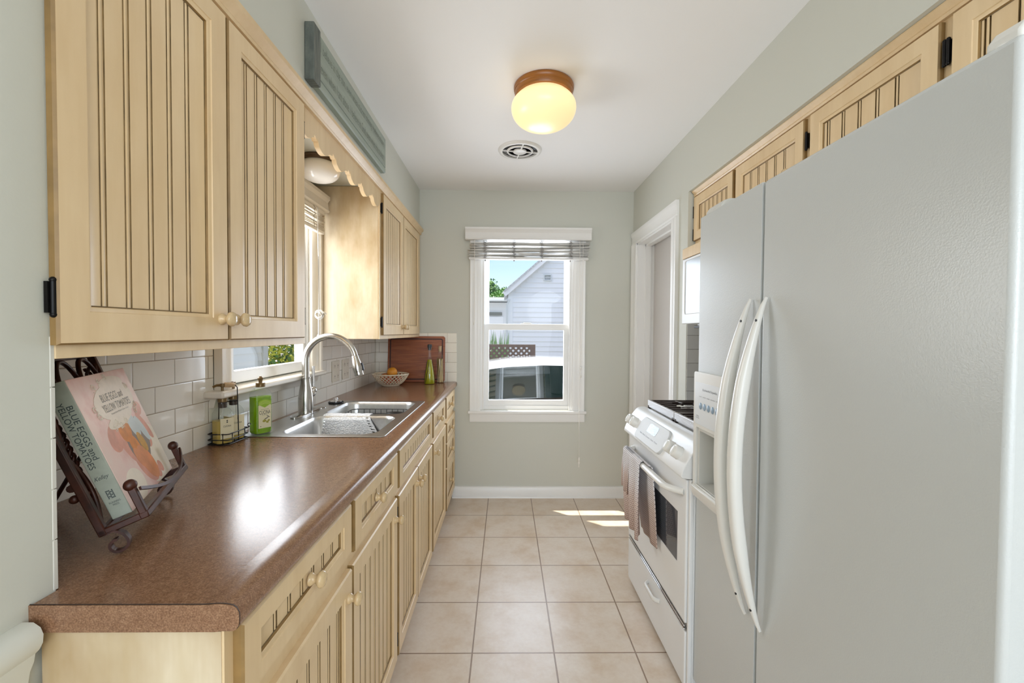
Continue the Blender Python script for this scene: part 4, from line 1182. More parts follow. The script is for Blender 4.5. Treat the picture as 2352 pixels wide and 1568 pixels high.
# ================================================================ ceiling fixtures
def flush_light(nm, label, cx, cy, zc, Rr, ring_h, Rg, gh, mat, ringmat):
    t = thing(nm, label, 'light', (cx, cy, zc))
    z0 = zc - ring_h
    m = MB().lathe([(Rr * 0.98, zc - 0.0005), (Rr, zc - ring_h * 0.15), (Rr, zc - ring_h * 0.3), (Rr * 0.985, zc - ring_h * 0.36), (Rr * 0.985, zc - ring_h * 0.5), (Rr * 0.965, zc - ring_h * 0.56), (Rr * 0.965, zc - ring_h * 0.8), (Rr * 0.94, z0), (Rr * 0.7, z0)], 48, (cx, cy, 0))
    m.build('base_ring', ringmat, t, smooth=40)
    prof = [(Rr * 0.86, z0 + 0.004)]
    for i in range(0, 21):
        a = math.radians(38) - (math.radians(38) + PI / 2) * i / 20
        r = Rg * math.cos(a) ** (0.80 if a < 0 else 1.0); z = (z0 - gh * 0.36) + (gh * 0.62 if a < 0 else gh * 0.58) * math.sin(a)
        prof.append((max(r, 0.0006), z))
    m = MB().lathe(prof, 48, (cx, cy, 0)); m.build('glass_globe', mat, t, smooth=80)
    return t
flush_light('ceiling_light', 'lit cream glass mushroom ceiling light with brown wooden ring', 0.165, 2.005, ZC, 0.136, 0.045, 0.147, 0.146, GLOBEON, BROWNWOOD)
flush_light('shelf_light', 'unlit white glass globe light hidden behind the scalloped valance', -0.846, 2.000, 2.0995, 0.078, 0.022, 0.088, 0.085, GLOBEOFF, plain('dark_brown_fixture_ring', (84, 64, 44), 0.4))

vx, vy = 0.079, 2.700
t = thing('exhaust_vent', 'round white exhaust fan grille set flat in the ceiling', 'vent', (vx, vy, ZC))
def hring(r0, r1, z0, z1, nm, mat, n=56):
    m = MB().lathe([(r0, z1), (r0, z0), (r0 + (r1 - r0) * 0.3, z0 - 0.0015), (r1 - (r1 - r0) * 0.25, z0 + 0.001), (r1, z1)], n, (vx, vy, 0)); return m.build(nm, mat, t, smooth=50)
hring(0.108, 0.135, ZC - 0.012, ZC - 0.0005, 'rim', TRIMW)
m = MB().lathe([(0.109, ZC - 0.001), (0.001, ZC - 0.0012)], 40, (vx, vy, 0)); m.build('fan_opening', VENTD, t)
hring(0.070, 0.082, ZC - 0.013, ZC - 0.006, 'grille_ring', TRIMW); 
m = MB().lathe([(0.041, ZC - 0.006), (0.041, ZC - 0.013), (0.036, ZC - 0.016), (0.001, ZC - 0.017)], 36, (vx, vy, 0)); m.build('hub', TRIMW, t, smooth=40)
m = MB()
for k in range(4):
    a = PI / 2 * k + 1.72
    m.bar([(vx + 0.036 * math.cos(a), vy + 0.036 * math.sin(a), ZC - 0.010), (vx + 0.112 * math.cos(a), vy + 0.112 * math.sin(a), ZC - 0.010)], 0.009, 0.006)
m.build('spoke', TRIMW, t)
m = MB()
for k in range(5):
    a = 2 * PI * k / 5
    m.add([(vx + 0.03 * math.cos(a), vy + 0.03 * math.sin(a), ZC - 0.0018), (vx + 0.104 * math.cos(a), vy + 0.104 * math.sin(a), ZC - 0.0018), (vx + 0.104 * math.cos(a + 0.5), vy + 0.104 * math.sin(a + 0.5), ZC - 0.004), (vx + 0.03 * math.cos(a + 0.8), vy + 0.03 * math.sin(a + 0.8), ZC - 0.004)], [(0, 1, 2, 3)])
m.build('fan_blade', plain('grey_fan_blade', (96, 92, 86), 0.4), t)

# ================================================================ wall sign
SX = XS + 0.026
t = thing('wall_sign', 'grey green painted wooden sign with engraved lines of verse, hung on the soffit', 'sign', (XS, 1.96, 2.18))
m = MB().prism([(XS + 0.001, 2.180), (SX - 0.006, 2.180), (SX - 0.001, 2.184), (SX, 2.190), (SX, 2.204), (SX - 0.004, 2.2055), (SX - 0.004, 2.2085), (SX, 2.210), (SX, 2.361), (SX - 0.003, 2.363), (XS + 0.001, 2.363)], 'y', 1.518, 2.405); b_ = m.build('board', SIGNW, t)
m = MB().box(XS + 0.001, SX + 0.008, 1.503, 1.557, 2.172, 2.366); m.build('batten', SIGNB, t, bevel=0.003)
Rd = ((0, 1, 0), (0, 0, 1))
text('lettering', 'I believe in the sun, even when it is not shining. I believe in love,', SIGNT, b_, (SX + 0.0002, 1.975, 2.318), *Rd, width=0.80, height=0.046)
text('lettering', 'even when I am alone. I believe in God, even when He is silent.', SIGNT, b_, (SX + 0.0002, 1.975, 2.250), *Rd, width=0.80, height=0.046)

# ================================================================ blinds
t = thing('window_blind', 'white slatted blind bunched up under its valance over the back window', 'blind', (0.17, D, 1.89))
pr = [(D - 0.020, 2.036), (D - 0.082, 2.036), (D - 0.086, 2.044), (D - 0.082, 2.052), (D - 0.080, 2.090), (D - 0.084, 2.096), (D - 0.090, 2.110), (D - 0.094, 2.114), (D - 0.094, 2.128), (D - 0.020, 2.128)]
m = MB().prism(pr, 'x', -0.318, 0.660); m.build('valance', BLINDW, t)
m = MB().box(-0.300, 0.645, D - 0.070, D - 0.024, 2.046, 2.086); m.build('headrail', BLINDW, t)
rs = random.Random(3)
nsl = 19
for k in range(nsl):
    z = 1.905 + 0.0052 * k + (0.0016 * max(0, k - 11))
    tl, yaw, dx = rs.uniform(-0.06, 0.06), rs.uniform(-0.008, 0.008), rs.uniform(-0.006, 0.006) + (0.012 if k > 10 else 0)
    tilt = rs.uniform(-0.22, 0.22)
    m = MB(); n = 10; vs = []
    def P(u, w):
        xx = -0.296 + dx + 0.932 * u; yy = D - 0.047 + (w - 0.5) * 0.046
        zz = z + yaw * (u - 0.5) * 0.9 + tilt * 0.06 * (w - 0.5) + 0.003 * math.sin(u * 9 + k) + 0.0022 * (1 - (2 * w - 1) ** 2)
        return (xx, yy, zz)
    m.grid(P, 12, 4)
    o = m.build('slat', BLINDW, t, weld=False); so = o.modifiers.new('thick', 'SOLIDIFY'); so.thickness = 0.0022
m = MB().box(-0.292, 0.640, D - 0.072, D - 0.022, 1.886, 1.900); m.build('bottom_rail', BLINDW, t, bevel=0.004)
m = MB()
for lx in (-0.165, 0.060, 0.275, 0.500):
    for yy in (D - 0.074, D - 0.020):
        pts = [(lx + (-1) ** i * rs.uniform(0.003, 0.020), yy + rs.uniform(-0.004, 0.001), 2.03 - 0.0040 * i) for i in range(35)]
        m.tube(pts, 0.0017, 5)
    m.ball((lx, D - 0.047, 1.879), 0.006, 8, 6)
m.build('ladder_cord', plain('grey_ladder_cord', (140, 134, 130), 0.7), t)
m = MB(); m.tube([(0.570, D - 0.076, 2.03), (0.573, D - 0.077, 1.5), (0.576, D - 0.077, 0.9), (0.579, D - 0.075, 0.31)], 0.0018, 6)
m.tube([(0.596, D - 0.076, 2.03), (0.592, D - 0.078, 1.6), (0.588, D - 0.077, 1.1)], 0.0014, 6)
for zz in (1.04, 0.98): m.ball((0.588, D - 0.077, zz), (0.006, 0.006, 0.012), 8, 6)
m.tube([(0.588, D - 0.077, 1.1), (0.580, D - 0.077, 0.95)], 0.0014, 6)
m.lathe([(0.002, 0.345), (0.006, 0.338), (0.008, 0.322), (0.003, 0.314), (0.007, 0.304), (0.007, 0.292), (0.003, 0.284), (0.005, 0.270), (0.001, 0.262)], 10, (0.579, D - 0.075, 0))
m.build('pull_cord', CORDW, t, smooth=60)
m = MB().tube([(-0.246, D - 0.076, 2.03), (-0.246, D - 0.076, 1.50), (-0.246, D - 0.076, 1.39)], 0.0018, 6); m.ball((-0.246, D - 0.076, 1.385), (0.006, 0.006, 0.012), 8, 6); m.build('tilt_cord', CORDW, t)

t = thing('window_blind', 'white slatted blind with knotted cord, raised over the sink window', 'blind', (XL, 1.93, 1.83))
pr = [(XL + 0.046, 1.948), (XL + 0.084, 1.948), (XL + 0.090, 1.956), (XL + 0.084, 1.964), (XL + 0.080, 2.000), (XL + 0.086, 2.010), (XL + 0.092, 2.016), (XL + 0.092, 2.032), (XL + 0.046, 2.032)]
m = MB().prism(pr, 'y', 1.53, 2.352); m.build('valance', WARMW, t)
m = MB().box(XL + 0.047, XL + 0.072, 1.55, 2.33, 1.93, 1.947); m.build('headrail', WARMW, t)
for k in range(11):
    z = 1.848 + 0.0078 * k
    tl, ph = rs.uniform(-0.006, 0.006), rs.uniform(0, 6)
    m = MB().grid(lambda u, w: (XL + 0.059 + (w - 0.5) * 0.024, 1.552 + 0.775 * u + tl, z + tl * (u - 0.5) + 0.002 * math.sin(u * 8 + ph) + 0.0015 * (1 - (2 * w - 1) ** 2)), 10, 3)
    o = m.build('slat', WARMW, t, weld=False); so = o.modifiers.new('thick', 'SOLIDIFY'); so.thickness = 0.002
m = MB().box(XL + 0.047, XL + 0.072, 1.555, 2.325, 1.828, 1.844); m.build('bottom_rail', WARMW, t, bevel=0.003)
m = MB()
for ly in (1.72, 2.02, 2.20): m.tube([(XL + 0.0725 + rs.uniform(0, 0.002), ly + rs.uniform(-0.012, 0.012), 1.945 - 0.0065 * i) for i in range(17)], 0.0014, 5)
m.build('ladder_cord', plain('beige_ladder_cord', (150, 136, 112), 0.7), t)
cx_ = XL + 0.078; cy_ = 2.235
m = MB().tube([(cx_, cy_ - 0.01, 1.945), (cx_, cy_, 1.7), (cx_, cy_, 1.43), (cx_, cy_ - 0.002, 1.30)], 0.0022, 6)
for k in range(5): m.tube(arc((cx_ , 1.405), 0.012 + 0.003 * k, k * 1.1, k * 1.1 + 4.4, 10, 'xz', cy_ + 0.004 * (k - 2)), 0.0022, 6)
m.tube([(cx_, cy_ + 0.01, 1.415), (cx_ + 0.01, cy_ + 0.05, 1.418), (cx_ + 0.004, cy_ + 0.078, 1.412)], 0.0045, 6)
m.lathe([(0.003, 1.305), (0.007, 1.298), (0.008, 1.285), (0.004, 1.278), (0.003, 1.262)], 10, (cx_, cy_ - 0.002, 0)); m.build('pull_cord', CORDW, t, smooth=60)

# ================================================================ outlets
def outlet(yc, label):
    t = thing('wall_outlet', label, 'outlet', (XL, yc, 1.02))
    m = MB().box(XL + 0.0005, XL + 0.006, yc - 0.056, yc + 0.056, 1.016, 1.142); p_ = m.build('cover_plate', IVORY, t, bevel=0.003)
    for dy in (-0.024, 0.024):
        for z in (1.048, 1.110):
            m = MB().prism(rrect(yc + dy - 0.016, yc + dy + 0.016, z - 0.014, z + 0.014, 0.010, 4), 'x', XL + 0.005, XL + 0.0075); k_ = m.build('socket', IVORY, t)
            s_ = MB()
            for e in (-0.006, 0.006): s_.box(XL + 0.0074, XL + 0.0079, yc + dy + e - 0.0015, yc + dy + e + 0.0015, z - 0.002, z + 0.007)
            s_.box(XL + 0.0074, XL + 0.0079, yc + dy - 0.002, yc + dy + 0.002, z - 0.010, z - 0.006)
            s_.build('slots', SLOT, k_)
outlet(2.650, 'ivory double outlet plate on the subway tile, nearer the window')
outlet(2.812, 'ivory double outlet plate on the subway tile, nearer the fruit bowl')

# ================================================================ cookbook stand
ES_O = (-0.7669, 0.9075, CT); TH, PH, Wd, Hh_, Ld, Rl, Bl = 0.4415, 0.3534, 0.3116, 0.0508, 0.062, 0.3135, 0.0534
t = thing('cookbook_stand', 'rust brown wrought iron cookbook stand with scrolled feet on the counter', 'book stand', ES_O, rot=(0, 0, TH))
UPV = Vector((-math.sin(PH), 0, math.cos(PH))); NV = Vector((math.cos(PH), 0, math.sin(PH))); DV = Vector((0, 1, 0))
E0 = Vector((0, 0, Hh_))
def EP(n, d, u): return E0 + NV * n + DV * d + UPV * u
BT = 0.013
for sg in (-1, 1):
    d_ = sg * (Wd / 2 - BT / 2)
    m = MB().bar([EP(-BT / 2, d_, -0.012), EP(-BT / 2, d_, Rl)], BT, BT, up=NV); m.build('side_rail', DARKFE, t, bevel=0.002)
    m = MB().bar([EP(-BT, d_, -0.006), EP(Ld, d_, -0.006)], 0.012, 0.012, up=UPV); m.build('ledge_arm', DARKFE, t, bevel=0.002)
    m = MB().bar([EP(Ld - 0.006, d_, -0.012), EP(Ld - 0.006, d_, Bl - 0.004)], 0.012, 0.012, up=NV); fp = m.build('front_post', DARKFE, t, bevel=0.002)
    m = MB().ball(EP(Ld - 0.006, d_, Bl), 0.0105, 14, 10); m.build('ball_finial', DARKFE, fp)
    m = MB(); c = Vector((0.017, d_, 0.0187)); pts = [EP(-0.004, d_, -0.012), EP(0.004, d_, -0.010)]
    pts = [Vector((-0.002, d_, Hh_ - 0.012)), Vector((0.012, d_, Hh_ - 0.007)), Vector((0.0245, d_, Hh_ - 0.014))]
    for i in range(19):
        a = 0.75 - i * 0.30; r = 0.0165 * (1 - i / 36.0)
        pts.append(c + Vector((r * math.cos(a), 0, r * math.sin(a))))
    m.bar(pts, 0.012, 0.0035, up=(0, 1, 0)) if False else m.sweep(pts, [(-0.0022, -0.006), (0.0022, -0.006), (0.0022, 0.006), (-0.0022, 0.006)], up=(0, 1, 0))
    m.build('scroll_foot', DARKFE, t, smooth=40)
    m = MB().tube([EP(-0.016, d_ * 0.9, 0.185), Vector((-0.185, d_ * 1.02, 0.007)), Vector((-0.198, d_ * 1.02, 0.0045))], 0.0045, 8); m.build('rear_strut', DARKFE, t, smooth=40)
    m = MB().tube([EP(-0.018, d_ - sg * 0.004, 0.085), EP(-0.018, d_ - sg * 0.03, 0.085)], 0.007, 10, up=NV); m.ball(EP(-0.020, d_ - sg * 0.002, 0.066), 0.0075, 10, 8); m.build('pivot_bolt', DARKFE, t, smooth=40)
m = MB().bar([EP(-BT / 2, -Wd / 2, Rl), EP(-BT / 2, Wd / 2, Rl)], BT, BT, up=NV); m.build('top_rail', DARKFE, t, bevel=0.002)
m = MB().bar([EP(Ld - 0.006, -Wd / 2, -0.006), EP(Ld - 0.006, Wd / 2, -0.006)], 0.014, 0.012, up=UPV); m.build('ledge_rail', DARKFE, t, bevel=0.002)
m = MB().bar([EP(-BT / 2, -Wd / 2, -0.006), EP(-BT / 2, Wd / 2, -0.006)], 0.012, 0.012, up=UPV); m.build('back_rail', DARKFE, t, bevel=0.002)
pts = []
for i in range(21):
    u = i / 20; q = 2 * u - 1
    pts.append(EP(Ld + 0.004 + 0.012 * (1 - q * q), q * (Wd / 2 - 0.008), 0.010 + (Bl - 0.022) * q * q))
m = MB().bar(pts, 0.006, 0.004, up=NV); m.build('retaining_bar', DARKFE, t, smooth=40)
for k in range(3):
    c = (k - 1) * 0.094; pts = []
    for i in range(17):
        a = PI * i / 16
        pts.append(EP(-BT / 2, c + 0.046 * math.cos(a), Rl - 0.088 + 0.080 * math.sin(a)))
    pts = [EP(-BT / 2, c + 0.040, Rl - 0.16)] + pts + [EP(-BT / 2, c - 0.040, Rl - 0.16)]
    m = MB().tube(pts, 0.0045, 8, up=NV); m.build('arch', DARKFE, t, smooth=60)
for k in range(2):
    c = (k - 0.5) * 0.094; m = MB().ball(EP(-BT / 2, c, Rl - 0.075), 0.010, 10, 8); m.tube([EP(-BT / 2, c, Rl - 0.08), EP(-BT / 2, c, 0.0)], 0.004, 8, up=NV); m.build('spindle', DARKFE, t, smooth=60)
for sg in (-1, 1):      # twisted rope and curved braces beside the rails
    m = MB()
    for ph in (0, PI):
        m.tube([EP(-0.014 + 0.0035 * math.cos(i * 0.9 + ph), sg * (Wd / 2 - 0.034 - 0.020 * math.sin(PI * i / 60)) + 0.0035 * math.sin(i * 0.9 + ph), 0.05 + 0.235 * i / 60) for i in range(61)], 0.0032, 6, up=NV)
    m.build('twisted_rod', DARKFE, t, smooth=60)
    m = MB()
    for (u0, u1) in ((0.0, 0.14), (0.15, 0.29)):
        m.tube([EP(-BT / 2, sg * (Wd / 2 - 0.010 - 0.030 * math.sin(PI * i / 14)), u0 + (u1 - u0) * i / 14) for i in range(15)], 0.0042, 8, up=NV)
    m.build('curved_brace', DARKFE, t, smooth=60)

# ---------------------------------------------------------------- cookbook
Rm = Matrix.Rotation(TH, 4, 'Z') @ Matrix.Rotation(-PH, 4, 'Y')
rot = Rm.to_euler()
Oloc = Vector(ES_O) + Matrix.Rotation(TH, 3, 'Z') @ (E0 + NV * 0.002 + DV * 0.0225 + UPV * 0.0010)
t = thing('cookbook', 'large cookbook with sage spine and pink photo cover leaning in the iron stand', 'book', Oloc, rot=rot)
bw, bh, bt = 0.2826, 0.2632, 0.030
def cov_mat(nm, stops, sc=3.0, loc=(0, 0, 0)):
    k = N(nm); v = k.coords((1, 1, 1), loc=loc); k.base(k.ramp(k.noise(v, sc * 3, 4, 0.6), stops)); return k.set(0.28)
COVP = cov_mat('pink_and_cream_cover_print', [(0.30, rgb((226, 172, 164))), (0.5, rgb((240, 208, 198))), (0.70, rgb((238, 216, 204)))])
COVL = plain('cream_lace_title_print', (236, 222, 204), 0.3, var=0.03, vscale=50)
COVS = plain('pink_skin_print', (226, 160, 138), 0.3, var=0.1, vscale=25)
COVO = plain('orange_tomato_print', (226, 140, 62), 0.3, var=0.12, vscale=30)
COVO2 = plain('peach_tomato_print', (226, 148, 100), 0.3, var=0.1, vscale=25)
COVE = plain('pale_blue_egg_print', (206, 216, 218), 0.3, var=0.05, vscale=20)
COVY = plain('golden_tomato_print', (206, 156, 72), 0.3, var=0.15, vscale=40)
COVG = plain('grey_shadow_print', (142, 126, 118), 0.3)
COVW = plain('cream_apron_print', (244, 232, 214), 0.3, var=0.04, vscale=14)
LACE = plain('white_lace_curl_print', (248, 240, 226), 0.35)
m = MB().box(0, bt - 0.003, -bw / 2 + 0.004, bw / 2 - 0.004, 0.004, bh - 0.004); m.build('pages', PAGES, t)
m = MB().box(bt - 0.003, bt, -bw / 2, bw / 2, 0, bh); fc = m.build('front_cover', COVP, t, bevel=0.001)
m = MB().box(-0.0005, 0.0025, -bw / 2, bw / 2, 0, bh); m.build('back_cover', SPINE, t, bevel=0.001)
m = MB().box(-0.0005, bt - 0.0005, -bw / 2 - 0.003, -bw / 2 + 0.001, 0, bh); sp = m.build('spine', SPINE, t, bevel=0.0012)
ysp = -bw / 2 - 0.0031
Rs = ((0, 0, -1), (1, 0, 0))       # reads downwards
text('lettering', 'BLUE EGGS and', INK, sp, (0.0195, ysp, 0.166), *Rs, width=0.104, height=0.0092, ext=0.0002)
text('lettering', 'YELLOW TOMATOES', INK, sp, (0.0085, ysp, 0.163), *Rs, width=0.128, height=0.0092, ext=0.0002)
text('lettering', 'Kelley', INK, sp, (0.0135, ysp, 0.079), (0, 0, -1) if False else (1, 0, 0), (0, 0, 1), width=0.022, height=0.010, shear=0.5, ext=0.0002)
text('lettering', 'RUNNING\nPRESS', INK, sp, (0.0145, ysp, 0.028), (1, 0, 0), (0, 0, 1), width=0.017, height=0.0085, ext=0.0002)
m = MB()
for i in range(5):
    for j in range(6):
        if (i * 3 + j * 2) % 4 != 3: m.box(0.0085 + i * 0.0022, 0.0085 + i * 0.0022 + 0.0017, ysp - 0.0002, ysp + 0.0004, 0.038 + j * 0.0028, 0.038 + j * 0.0028 + 0.0021)
m.build('publisher_mark', INK, sp, smooth=None)
fx = bt
def cy(u): return -bw / 2 + u * bw
def blob(u, v, ru, rv, ang, lvl):
    m = MB(); pts = []
    for i in range(26):
        a = 2 * PI * i / 26; p, q = ru * bw * math.cos(a), rv * bh * math.sin(a)
        pts.append((cy(u) + p * math.cos(ang) - q * math.sin(ang), v * bh + p * math.sin(ang) + q * math.cos(ang)))
    pts = [(min(max(p[0], -bw / 2 + 0.001), bw / 2 - 0.001), min(max(p[1], 0.001), bh - 0.001)) for p in pts]
    m.prism(pts, 'x', fx, fx + 0.00008 * lvl); return m
shapes = [
 ('apron_print', COVW, 1, [(0.80, 0.22, 0.30, 0.26, 0.3), (0.24, 0.12, 0.16, 0.13, 0.0)]),
 ('hand_print', COVS, 2, [(0.27, 0.50, 0.12, 0.10, 0.5), (0.42, 0.40, 0.10, 0.19, 0.55), (0.55, 0.20, 0.12, 0.20, 0.7), (0.86, 0.47, 0.05, 0.15, 0.5), (0.80, 0.33, 0.055, 0.045, 0.3), (0.70, 0.08, 0.05, 0.06, 0.6), (0.78, 0.10, 0.04, 0.06, 0.6), (0.88, 0.63, 0.08, 0.06, 0.3)]),
 ('shadow_print', COVG, 3, [(0.60, 0.40, 0.20, 0.20, 0.5), (0.72, 0.42, 0.09, 0.14, 0.4)]),
 ('orange_tomato_print', COVO, 4, [(0.47, 0.52, 0.105, 0.10, 0.3), (0.52, 0.36, 0.072, 0.12, 0.4)]),
 ('peach_tomato_print', COVO2, 5, [(0.60, 0.20, 0.10, 0.175, 0.55), (0.49, 0.27, 0.05, 0.10, 0.5)]),
 ('egg_print', COVE, 5, [(0.655, 0.52, 0.078, 0.115, 0.4), (0.785, 0.46, 0.05, 0.135, 0.45)]),
 ('golden_tomato_print', COVY, 6, [(0.665, 0.365, 0.052, 0.095, 0.35)]),
 ('title_panel', COVL, 7, [(0.55, 0.76, 0.36, 0.15, 0.04), (0.50, 0.615, 0.25, 0.055, 0.1), (0.62, 0.90, 0.22, 0.06, 0)]),
]
for nm, mt, lv, L in shapes:
    m = MB()
    for q_, (u, v, ru, rv, an) in enumerate(L):
        b = blob(u, v, ru, rv, an, lv + 0.11 * q_); m.add(b.v, b.f)
    m.build(nm, mt, fc, smooth=None, weld=False)
m = MB(); rl = random.Random(5)
for (u, v) in ((0.17, 0.74), (0.20, 0.68), (0.33, 0.57), (0.45, 0.56), (0.56, 0.585), (0.40, 0.60), (0.82, 0.63), (0.86, 0.68), (0.30, 0.90), (0.42, 0.94), (0.55, 0.96), (0.86, 0.85)):
    for k in range(2):
        r = rl.uniform(0.006, 0.011); a0 = rl.uniform(0, 6)
        m.tube([(fx + 0.0007, cy(u) + rl.uniform(-.004, .004) + r * (1 - i / 24) * math.cos(a0 + i * 0.42), v * bh + r * (1 - i / 24) * math.sin(a0 + i * 0.42)) for i in range(17)], 0.00055, 4, up=(1, 0, 0))
m.build('lace_curls', LACE, fc, smooth=None, weld=False)
Rc = ((0, 1, 0), (0, 0, 1))
PRN = plain('soft_grey_title_print', (128, 122, 112), 0.4)
text('lettering', 'BLUE EGGS and', PRN, fc, (fx + 0.00064, cy(0.53), 0.805 * bh), *Rc, width=0.112, height=0.016, ext=0.0002)
text('lettering', 'YELLOW TOMATOES', PRN, fc, (fx + 0.00064, cy(0.55), 0.725 * bh), *Rc, width=0.145, height=0.016, ext=0.0002)
text('lettering', 'Recipes from a Modern Kitchen Garden', PRN, fc, (fx + 0.00064, cy(0.55), 0.672 * bh), *Rc, width=0.095, height=0.0045, ext=0.0002)
# ================================================================ things on the counter
def clear(name, c, rough=0.02, ior=1.45, dens=None):
    k = N(name); k.base(rgb(c)); k.set(rough, 0.0, Transmission_Weight=1.0, IOR=ior); return k.m
GLASSM = glass_pane('clear_bottle_glass', (0.97, 0.98, 0.97, 1), 0.05, 0.01)
def liquid(name, c, t=0.5, rough=0.05):
    """coloured liquid: a body colour with some light passing through"""
    k = N(name); k.base(rgb(c)); k.set(rough, 0.0, Transmission_Weight=t, IOR=1.36); return k.m
GREENL = liquid('bright_green_dish_soap', (160, 214, 30), 0.4)
GOLDL = liquid('golden_hand_soap', (234, 204, 110), 0.25)
OLIVEL = liquid('yellow_green_olive_oil', (216, 216, 40), 0.5)
BRONZE = plain('bronze_brown_pump', (120, 96, 58), 0.3, 0.35)
DBRONZE = plain('dark_brown_neck_band', (58, 44, 34), 0.4)
LABELC = plain('cream_paper_label', (238, 230, 196), 0.45)
LABELG = plain('green_label_crest', (158, 196, 62), 0.4)
LABELG2 = plain('pale_green_label_line', (214, 226, 140), 0.4)
OLIVEI = plain('olive_illustration', (168, 160, 70), 0.5)
INKB = plain('black_label_lettering', (36, 34, 30), 0.5)

# fruit bowl of woven ceramic
bx, by = -0.838, 3.190
t = thing('fruit_bowl', 'cream openwork lattice ceramic bowl holding fruit before the cutting board', 'bowl', (bx, by, CT))
CERAM = plain('cream_glazed_ceramic', (234, 220, 196), 0.2)
def bprof(h):   # radius at height 0..1
    return 0.062 + 0.064 * (h ** 0.62)
Hb = 0.086
m = MB().lathe([(0.001, CT + 0.0005), (0.058, CT + 0.0005), (0.064, CT + 0.004), (0.066, CT + 0.012), (0.058, CT + 0.012), (0.001, CT + 0.008)], 40, (bx, by, 0)); m.build('base', CERAM, t, smooth=50)
m = MB().tube([(bx + 0.126 * math.cos(2 * PI * i / 48), by + 0.126 * math.sin(2 * PI * i / 48), CT + Hb) for i in range(48)], 0.0048, 8, closed=True)
m.build('rim', CERAM, t, smooth=60)
m = MB(); NR = 26
for sg in (1, -1):
    for k in range(NR):
        a0 = 2 * PI * k / NR
        m.sweep([(bx + (bprof(i / 9) + sg * 0.001) * math.cos(a0 + sg * 0.72 * i / 9), by + (bprof(i / 9) + sg * 0.001) * math.sin(a0 + sg * 0.72 * i / 9), CT + 0.010 + (Hb - 0.010) * i / 9) for i in range(10)], [(0.0052 * math.cos(2 * PI * q / 6), 0.0030 * math.sin(2 * PI * q / 6)) for q in range(6)])
m.build('lattice', CERAM, t, smooth=60, weld=False)
def fruit(nm, label, cat, c, r, mat, grp=None, sq=1.0):
    t = thing(nm, label, cat, (c[0], c[1], c[2] - r * sq))
    m = MB().lathe([(0.0005, -r * sq * 0.93)] + [(r * math.sin(PI * i / 14), -r * sq * math.cos(PI * i / 14)) for i in range(1, 14)] + [(0.0005, r * sq * 0.9)], 22, c); m.build('flesh', mat, t, smooth=80)
    m = MB().tube([(c[0], c[1], c[2] + r * sq * 0.89), (c[0] + 0.001, c[1], c[2] + r * sq * 0.97)], 0.003, 6); m.build('stem', BARK, t)
ORANGE = plain('orange_peel', (228, 150, 42), 0.42, bump=0.35, bscale=160, bdist=0.002)
REDFR = plain('red_blushed_fruit_skin', (186, 84, 50), 0.35, var=0.3, vscale=12)
PEACH = plain('peach_coloured_fruit_skin', (222, 140, 76), 0.4, var=0.2, vscale=12)
fruit('orange', 'orange sitting topmost in the lattice bowl', 'orange', (bx + 0.012, by - 0.004, CT + 0.098), 0.037, ORANGE)
fruit('peach', 'peach coloured fruit inside the lattice bowl, behind the orange', 'fruit', (bx - 0.045, by + 0.02, CT + 0.052), 0.038, PEACH)
fruit('apple', 'red fruit low in the lattice bowl, glimpsed through the openwork at its camera side', 'fruit', (bx - 0.006, by - 0.054, CT + 0.046), 0.034, REDFR)
fruit('apple', 'red fruit low in the lattice bowl on the side of the oil bottles', 'fruit', (bx + 0.050, by + 0.010, CT + 0.046), 0.034, REDFR)

# cutting board leaning on the tile
t = thing('cutting_board', 'large reddish wooden cutting board with juice groove leaning on the tile', 'cutting board', (-0.70, 3.43, CT))
yb0, yb1 = 3.424, 3.452
def cbp(x, z, d): return (x, yb0 + (yb1 - yb0) * (z - CT) / 0.36 - 0.010 + d * 1.0, z)
m = MB(); lo = rrect(-0.924, -0.478, CT + 0.001, 1.284, 0.018, 5); k = len(lo)
m.add([cbp(p[0], p[1], 0) for p in lo] + [cbp(p[0], p[1], 0.019) for p in lo], [(i, (i + 1) % k, k + (i + 1) % k, k + i) for i in range(k)] + [tuple(range(k)), tuple(range(k, 2 * k))[::-1]])
b_ = m.build('board', CUTB, t, bevel=0.003, smooth=30)
gr = rrect(-0.904, -0.498, CT + 0.024, 1.262, 0.012, 4)
m = MB().sweep([cbp(p[0], p[1], -0.0003) for p in gr], [(-0.0045, -0.0006), (0.0045, -0.0006), (0.0045, 0.0006), (-0.0045, 0.0006)], up=(0, 1, 0), closed=True); m.build('juice_groove', CUTG, b_)

# bottles of infused oil
def herbs(m, c, r0, r1, z0, z1, n, rr, rad, q=None, rf=None):
    for _ in range(n):
        a = rr.uniform(0, 6.28); b = a + rr.uniform(-1.2, 1.2); q0 = rr.uniform(0.2, 0.9); q1 = rr.uniform(0.1, 0.9)
        if q: q0 = q1 = q
        pts = []
        for i in range(6):
            u = i / 5; R_ = r0 + (r1 - r0) * u; an = a + (b - a) * u
            if rf: R_ = rf(z0 + (z1 - z0) * u)
            rad_ = R_ * (q0 + (q1 - q0) * u)
            pts.append((c[0] + rad_ * math.cos(an), c[1] + rad_ * math.sin(an), z0 + (z1 - z0) * u))
        m.tube(pts, rad, 5)
rr = random.Random(11)
ox, oy = -0.574, 3.300
t = thing('oil_bottle', 'tapered glass bottle of yellow green oil with dark herb sprigs', 'bottle', (ox, oy, CT))
m = MB().lathe([(0.001, CT + 0.0006), (0.038, CT + 0.0006), (0.041, CT + 0.006), (0.036, CT + 0.06), (0.026, CT + 0.13), (0.0155, CT + 0.195), (0.0125, CT + 0.215), (0.0125, CT + 0.262), (0.016, CT + 0.264), (0.016, CT + 0.274), (0.010, CT + 0.274)], 28, (ox, oy, 0)); m.build('glass', GLASSM, t, smooth=50)
